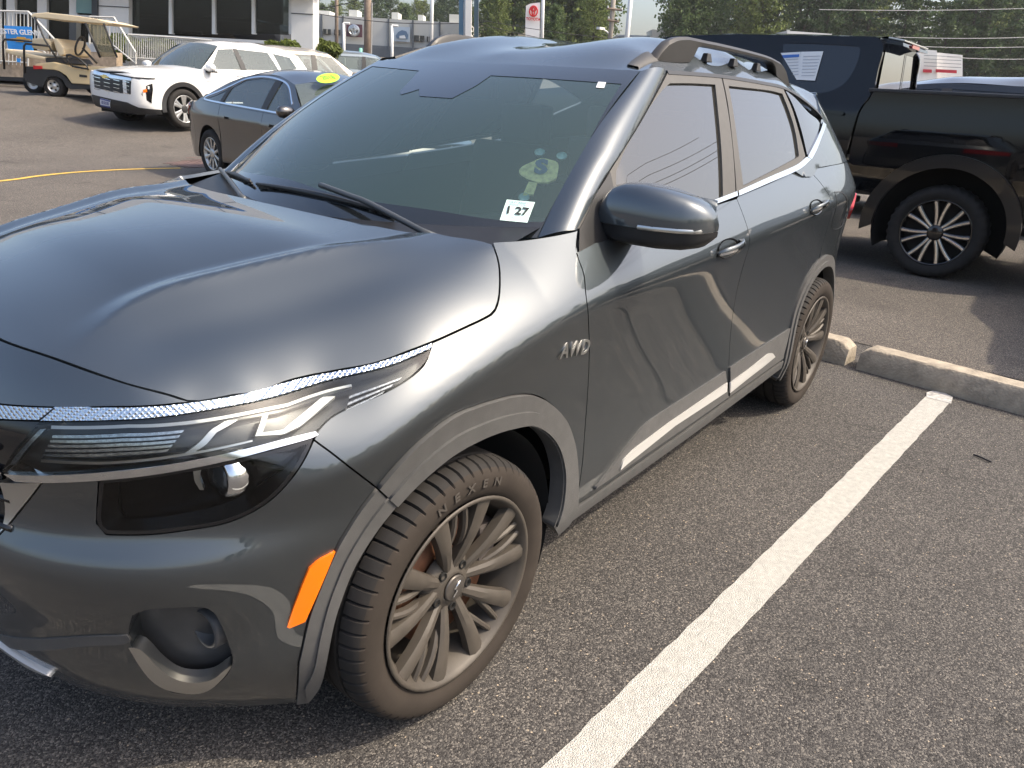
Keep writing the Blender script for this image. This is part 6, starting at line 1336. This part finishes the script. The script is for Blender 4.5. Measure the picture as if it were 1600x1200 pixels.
# ---- copies of the crossover further back
def copy_tree(o, parent=None, swap=None):
    c = o.copy(); COL.objects.link(c); c.parent = parent
    if c.type == 'MESH' and swap:
        for i, ms in enumerate(c.material_slots):
            nm_ = swap.get(ms.material)
            if nm_: ms.link = 'OBJECT'; ms.material = nm_
    for ch in list(o.children): copy_tree(ch, c, swap)
    return c
def place_copy(src, name, p, rz, label, swap): c = copy_tree(src, None, swap); c.name = name; c.location = p; c.rotation_euler = (0, 0, rz); c['label'] = label; c['group'] = 'cars parked beyond the crossover'; return c
eq.root['group'] = 'cars parked beyond the crossover'
p = vd(572, 84, 20.0); place_copy(eq.root, 'crossover', (p[0], p[1], p[2]-1.63), 2.75, 'pale champagne estate car, its tail showing above the saloon roof', {WPAINT: mat('champagne_paint', (.40, .36, .30), .35, .4, coat=1)})
p = vd(640, 88, 26); place_copy(eq.root, 'crossover', (p[0], p[1], p[2]-1.62), 2.5, 'silver-blue car at the left end of the SUV roof, farthest parked', {WPAINT: mat('silverblue_paint', (.26, .31, .34), .35, .5, coat=1)})
p = vd(1300, 112, 12.2); ls_ = place_copy(eq.root, 'large_suv', (p[0], p[1], 0), -pi/2+.03, 'black SUV roof showing above the pickup bed', {WPAINT: mat('black_paint_suv', (.008, .009, .011), .12, 0, coat=1), CGLASS: DGLASS}); ls_.scale = (1.12, 1.06, float(p[2])/1.66)

# ---- far buildings and street furniture
FB = root_at('grey_dealership', vd(600, 85, 110), 'long low grey dealership with dark pilasters and car posters beyond the road', 'building'); GRW = mat('grey_wall', (.50, .50, .47), .8, noise=(.3, .05)); PIL = mat('dark_pilaster', (.10, .115, .13), .6); DW = mat('far_window', (.02, .025, .028), .1, coat=.5)
wall = slab('wall', [(440, 19), (735, 37), (735, 112), (440, 95)], 110, 14, GRW, FB); slab('base_band', [(440, 62), (735, 80), (735, 97), (440, 80)], 109.7, .3, PIL, FB)
for x in (502, 535.5, 607, 645, 687): slab('pilaster', rect(x-1.3, 19+(x-440)*.061, x+1.3, 66+(x-440)*.061), 109.6, .4, PIL, FB)
for x0, y0, x1, y1 in ((505, 45, 516.5, 53), (522, 46, 531, 55), (647, 55, 663, 64), (667, 57, 672, 65)):
    f_ = slab('window', rect(x0, y0, x1, y1), 109.7, .3, DW, FB); slab('window_bar', rect((x0+x1)/2-.3, y0, (x0+x1)/2+.3, y1), 109.6, .1, GRW, f_)
for x0, y0, w_, h_ in ((545, 15, 13, 8), (612, 19, 10, 8), (653, 23, 8, 6), (702, 22, 15, 9), (495, 16, 20, 5)): slab('roof_unit', rect(x0, y0, x0+w_, y0+h_+6), 112, 3, mat('roof_unit_white', (.62, .62, .58), .7), FB)
po1 = slab('poster', rect(541, 37, 566, 57), 109.3, .1, mat('poster_maroon', (.10, .035, .05), .6), FB)
def far_ring(px, py, rx, ry, D, m, parent, nm='emblem_ring', th=.16):
    c = vd(px, py, D); s = np.linalg.norm(vd(px+1, py, D)-c); MB().tube([c+HR*rx*s*cos(q)+UPV*ry*s*sin(q) for q in np.linspace(0, 2*pi, 26, endpoint=False)], th, 6, closed=True).build(nm, m, parent)
for a in ((553, 47.5, 7.5, 7, ), (553, 45.2, 4.8, 2.4), (553, 47.5, 2.2, 6.4)): far_ring(*a, 109.1, SATIN, po1)
po2 = slab('poster', rect(614, 41, 640, 64), 109.3, .1, mat('poster_pale', (.42, .50, .58), .6), FB); slab('poster_car', [(618, 56), (622, 50), (628, 47), (635, 49), (638, 55), (637, 61), (620, 60)], 109.1, .05, mat('poster_blue', (.10, .17, .27), .5), po2); slab('poster_car', [(624, 56), (632, 55), (634, 60), (624, 60)], 109.0, .05, WHITE, po2)
po3 = slab('poster', rect(486, 33, 498, 54), 109.3, .1, mat('poster_pale', (.42, .50, .58), .6), FB); slab('poster_car', rect(489, 37, 495, 50), 109.1, .05, mat('poster_blue', (.1, .17, .27), .5), po3)
BB = root_at('beige_building', vd(815, 70, 120), 'long low beige building behind the red-topped dealer sign', 'building'); slab('wall', [(748, 34), (880, 45), (880, 120), (748, 112)], 120, 10, mat('beige_wall', (.55, .49, .36), .8), BB); slab('parapet', [(748, 33), (880, 44), (880, 47), (748, 36)], 119.7, .4, PIL, BB)
LB = root_at('metal_shed', vd(1000, 75, 125), 'pale metal-clad shed seen between the roof rails', 'building'); slab('wall', [(965, 54), (1140, 60), (1140, 140), (965, 130)], 125, 10, mat('shed_grey', (.42, .46, .50), .7), LB)
for k in range(4): slab('cladding_line', rect(965, 57+k*5, 1140, 58+k*5, .034), 124.8, .2, PIL, LB)
slab('clerestory', [(1019, 46), (1075, 48), (1075, 62), (1019, 60)], 123, 6, mat('pale_cream', (.66, .62, .54), .7), LB); slab('window', rect(994, 70, 1010, 76), 124.6, .2, DW, LB)
TR = root_at('white_store', vd(1470, 120, 70), 'white stepped store front with red band beyond the pickup', 'building'); slab('wall', [(1430, 76), (1464, 79), (1464, 215), (1430, 212)], 70, 8, SHW, TR); slab('wall', [(1464, 82), (1504, 86), (1504, 219), (1464, 215)], 71, 8, SHW, TR); slab('upper_wall', [(1230, 48), (1300, 53), (1300, 200), (1230, 196)], 74, 6, SHW, TR)
for a, b in ((1443, 1456), (1463, 1495)): slab('red_band', rect(a, 108, b, 113, .05), 69.8, .1, mat('red_band', (.55, .02, .04), .5), TR)
for k in range(4): slab('cladding_line', rect(1444, 86+k*5.5, 1502, 86.7+k*5.5, .05), 69.7, .05, PIL, TR)
def post(name, x0, y0, x1, y1, D, r, m, label, cat, grp=None):
    A = vd(x0, y0, D); B = vd(x1, y1, D); B = B.copy(); up = A.copy(); root = root_at(name, B, label, cat, grp); MB().tube([B-UPV*1.5, A], [r*1.1, r], 10).build('pole', m, root, True); return root, A, B
WOOD = mat('pole_wood', (.22, .17, .13), .9, noise=(4, .25)); WMET = mat('white_pole', (.74, .74, .72), .45)
up1, A, B = post('utility_pole', 575, -70, 573, 90, 48, .20, WOOD, 'thick brown wooden utility pole before the grey dealership', 'pole'); MB().tube([A*.55+B*.45+HR*.26, B+HR*.26], .05, 6).build('conduit', mat('conduit_grey', (.3, .3, .3), .6), up1)
post('utility_pole', 526, -60, 525, 78, 75, .16, WOOD, 'thin brown pole left of the maroon poster', 'pole')
up3, A, B = post('utility_pole', 962, -40, 952, 80, 62, .17, mat('grey_pole_wood', (.30, .27, .23), .9), 'wooden utility pole with crossarms right of the dealer sign', 'pole')
for x, y, w_ in ((960, 14, 12), (958, 32, 9)): MB().tube([vd(x-w_, y-1, 61.8), vd(x+w_, y+2, 61.8)], .09, 6).build('crossarm', WOOD, up3)
for x, y in ((950, 12), (972, 15), (951, 29), (965, 31)): MB().tube([vd(x, y, 61.7), vd(x, y-3, 61.7)], .06, 6).build('insulator', WMET, up3)
for x0, y0, x1, y1, D, lab in ((676, -60, 674, 62, 55, 'white lamp post rising above the far roof rail'), (850, -60, 848, 70, 55, 'white lamp post right beside the red-topped sign'), (990, -50, 978, 78, 40, 'tall white lamp post left of the near roof rail')): post('lamp_post', x0, y0, x1, y1, D, .11, WMET, lab, 'lamp post', 'white lamp posts')
sl, A, B = post('street_light', 953, 56, 953, 80, 70, .06, WMET, 'small street light with curved arm beside the crossarm pole', 'street light'); MB().tube(crom([A, vd(949, 50, 70), vd(943, 46, 70), vd(938, 44, 70)], 4), .06, 6).build('arm', WMET, sl); MB().box(vd(938.5, 44.5, 70), (.8, .35, .18)).build('lamp_head', WMET, sl)
for i, (x, y0, y1) in enumerate(((537, 36, 80), (612.5, 40, 84))):
    r_, A, B = post('banner_post', x, y0, x, y1, 60, .10, WMET, 'white banner post with short arm before the %s poster' % ('maroon' if i == 0 else 'pale blue'), 'post', 'white banner posts'); MB().tube([A, A+HR*.45], .09, 6).build('arm', WMET, r_)
gs_, A, B = post('marker_post', 563.5, 75, 563.5, 86, 50, .10, mat('mint_post', (.20, .55, .42), .6), 'small mint green marker post by the wooden pole', 'post')
py, A, B = post('pylon_sign', 732, -80, 732, 60, 34, .15, WMET, 'dealer pylon with white core and blue side legs above the SUV roof', 'sign'); slab('white_core', [(728, -90), (738, -90), (736, 60), (727, 60)], 33.8, .3, SHW, py); slab('blue_leg', [(717, -90), (724, -90), (724, 60), (717, 60)], 34, .3, mat('pylon_blue', (.09, .20, .30), .4, coat=.4), py); slab('blue_leg', [(741, -90), (748, -90), (747, 60), (740.5, 60)], 34, .3, mat('pylon_dark', (.035, .07, .10), .4, coat=.4), py)
ts = root_at('dealer_sign', vd(832, 75, 65), 'white pylon sign with curved top, red oval emblem and red lettering', 'sign'); slab('panel', crom([(821, 66), (821, 30), (822, 9)], 3).tolist()+[(828, 6), (836, 4.5), (844, 4), (843, 66)], 65, .5, mat('sign_white', (.80, .79, .77), .4), ts); SRED = mat('sign_red', (.62, .015, .02), .4)
for a in ((833.5, 17.5, 6.2, 7.2), (833.5, 14.5, 3.8, 2.4), (833.5, 17.3, 1.9, 6.4)): far_ring(*a, 64.8, SRED, ts, th=.055)
text_obj('lettering', 'TOYOTA', .27, SRED, ts, vd(833, 30, 64.8), HR, UPV, extrude=.01, offset=.012)
# ---- wires
WIRE = mat('cable', (.02, .02, .022), .6); WIREP = mat('bright_cable', (.35, .36, .36), .5)
for i, (a, b, D, sag, m_, lab) in enumerate((((440, 10), (760, 34), 46, .4, WIRE, 'dark cable sagging from the wooden pole towards the pylon'), ((440, 12), (575, -6), 47, .3, WIRE, 'dark cable running left from the wooden pole'), ((745, 30), (1300, 62), 60, .8, WIRE, 'upper dark cable crossing behind the near roof rail'), ((745, 36), (1200, 76), 60, .9, WIRE, 'lower dark cable crossing behind the near roof rail'), ((1280, 15), (1640, 12), 55, .1, WIREP, 'topmost pale cable across the trees at right'), ((1400, 58), (1640, 57), 55, .1, WIREP, 'second pale cable across the trees at right'), ((1420, 72), (1640, 72), 55, .1, WIREP, 'third pale cable across the trees at right'), ((1480, 89), (1640, 91), 55, .1, WIREP, 'lowest pale cable across the trees at right'))):
    A, B = vd(*a, D), vd(*b, D); t = np.linspace(0, 1, 16)[:, None]; P = A*(1-t)+B*t-UPV*(4*t*(1-t)*sag); o = MB().tube(P, .02, 4).build('cable', m_); tag(o, lab, 'cable', 'overhead cables')

# ---- trees
def pine_mesh(seed, H=18, kind=0):
    rg = np.random.default_rng(seed); tr = MB(); lean = rg.normal(size=2)*.4; pts = np.array([(lean[0]*t*t, lean[1]*t*t, H*t) for t in np.linspace(0, 1, 9)]); tr.tube(pts, np.linspace(.22, .04, 9), 7); Vs, Fs = [], []; k = 0; nl = 0
    h0 = H*(.22 if kind == 0 else .12)
    nb = 40 if kind == 0 else 55
    for i in range(nb):
        t = i/nb; z = h0+(H-h0)*t; a = i*2.4+rg.random()*.8; L = (H*.13*(1-t)**.7+.5)*(.5+.8*rg.random()) if kind == 0 else (H*.22*sin(pi*min(.98, .12+t*.86))**.8+.4)*(.6+.55*rg.random())
        b = np.array([lean[0]*(z/H)**2, lean[1]*(z/H)**2, z]); d = np.array([cos(a), sin(a), .12 if kind == 0 else .35]); e = b+d*L; tr.tube([b, (b+e)/2+np.array([0, 0, .1]), e], [.05, .03, .012], 4, caps=False)
        n = int(80+70*rg.random()); u = rg.random((n, 1))**.6; c = b+d*L*u+rg.normal(size=(n, 3))*np.array([.30, .30, .15 if kind == 0 else .30])*(.4+.9*u)
        v, f = leaf_cloud(n, .12 if kind == 0 else .14, lambda n_: c, rg); Vs.append(v); Fs.append(f+nl*4); nl += n
    return tr, np.vstack(Vs), np.vstack(Fs)
TREES = []
for i, (H, k, m_) in enumerate(((19, 0, LF1), (17, 0, LF3), (15, 1, LF2), (20, 0, LF1), (13, 1, LF1), (16, 1, LF3))):
    tr, V, F = pine_mesh(100+i, H, k); o1 = tr.build('trunk', BARK, None, True); o2 = mesh('crown', V, F, m_); TREES.append((o1.data, o2.data)); bpy.data.objects.remove(o1); bpy.data.objects.remove(o2)
DIRW = ['left', 'right']
def tree(px, D, py, v, sc, label, grp):
    p = vd(px, py, D); e = root_at('tree', p, label, 'tree', grp); e['world_parts'] = 0; e.rotation_euler = (0, 0, random.random()*6.28); e.scale = (sc, sc, sc*random.uniform(.9, 1.15))
    link('trunk', TREES[v][0], e); link('crown', TREES[v][1], e); return e
G1 = 'trees of the wood behind the lot'; LT = 'tall pine or leafy tree in the dense wood behind the lot'
rt = np.random.default_rng(21); WN = [0, 0, 0]
LMK = ((790, 'right beside the blue pylon'), (825, 'above the beige building'), (865, 'behind the red-lettered sign'), (905, 'above the beige building end'), (945, 'left of the crossarm pole'), (1000, 'by the tall white post'), (1045, 'over the front rail foot'), (1090, 'over the rail bow'), (1150, 'over the rail middle'), (1215, 'over the rail end'), (1260, 'over the window papers'), (1320, 'over the pickup cab'), (1380, 'over the pickup roof rear'), (1440, 'over the stop lamp'), (1500, 'over the white store'), (1550, 'right of the white store'), (9999, 'at the right edge'))
for row, (D, n, y0) in enumerate(((105, 26, 0), (122, 26, 0), (140, 24, 0))):
    for i in range(n):
        px = 760+(1690-760)*(i+.5*(row % 2)+rt.random()*.6)/n; base = 128+(px-800)*.058-row*4
        if 1010 < px < 1215 and row < 2 and rt.random() < .55: continue
        if 940 < px < 1005: continue
        v = int(rt.integers(0, 6)); WN[row] += 1; tree(px, D, base, v, .85+.45*rt.random(), '%s in the %s row of the wood, %s' % (('slender pine', 'dark slender pine', 'broad leafy tree', 'tall slender pine', 'rounded green tree', 'dark rounded tree')[v], ('front', 'middle', 'back')[row], next(t for x_, t in LMK if px < x_)), G1)
G2 = 'trees on the far rise'; 
for i in range(26): tree(440+i*13+rt.random()*6, 170+rt.random()*30, 66+i*.7, [2, 4, 5, 0][int(rt.integers(0, 4))], .55+.22*rt.random(), 'small green tree of the far rise above the grey dealership roof', G2)
for i, (px, D, py, v, s_, lab) in enumerate(((775, 95, 92, 2, .42, 'round leafy tree in front of the beige building, left of the dealer sign'), (862, 80, 96, 4, .40, 'bushy tree at the right end of the beige building'), (925, 90, 96, 2, .55, 'leafy tree left of the crossarm pole'))): tree(px, D, py, v, s_, lab, 'small trees among the far buildings')
# wooded edge on the open side of the lot, behind the photographer's right shoulder
for i in range(34):
    a = radians(-128+i*3.4); R_ = 62+10*rt.random(); p = np.array([cos(a)*R_+4, sin(a)*R_, 0]); e = empty('tree', tuple(p)); tag(e, 'tree of the wooded edge on the open side of the lot', 'tree', 'trees on the open side of the lot'); sc = .50+.30*rt.random(); e.scale = (sc, sc, sc); e.rotation_euler = (0, 0, rt.random()*6); v = int(rt.integers(0, 6)); link('trunk', TREES[v][0], e); link('crown', TREES[v][1], e)

# a second pickup stands just outside the right edge; the photograph shows only its shadow
t2 = copy_tree(tk); t2.name = 'pickup_truck'; t2.location = (9.75, -3.55, 0); t2.rotation_euler = (0, 0, 0); t2['label'] = 'black pickup just beyond the right edge, only its shadow lying on the asphalt'; t2['group'] = 'black pickups'; tk['group'] = 'black pickups'

# power lines on the open side of the lot (they show in the side windows)
for i, (y_, z_) in enumerate(((-15, 7.2), (-15.3, 7.7), (-15, 8.3), (-16, 9.6))):
    P = np.array([(x_, y_+.06*x_, z_+.09*x_+.0035*(x_-12)**2) for x_ in np.linspace(-12, 40, 30)]); o = MB().tube(P, .022, 4).build('cable', WIRE); tag(o, ('lowest', 'second lowest', 'second highest', 'highest')[i]+' of the dark cables mirrored in the side windows', 'cable', 'overhead cables')
# ---- hazy summer air
hz_ = MB().box((150, 100, 19), (1500, 1500, 42)).build('haze', None); tag(hz_, 'thin summer haze over the car park', 'haze', kind='stuff')
hm = bpy.data.materials.new('haze_air'); hm.use_nodes = True; n = hm.node_tree.nodes; n.clear(); ho = n.new('ShaderNodeOutputMaterial'); hv = n.new('ShaderNodeVolumePrincipled')
hv.inputs['Color'].default_value = (.93, .95, .97, 1); hv.inputs['Density'].default_value = .00032; hv.inputs['Anisotropy'].default_value = .2
hm.node_tree.links.new(hv.outputs[0], ho.inputs['Volume']); hz_.data.materials.append(hm)
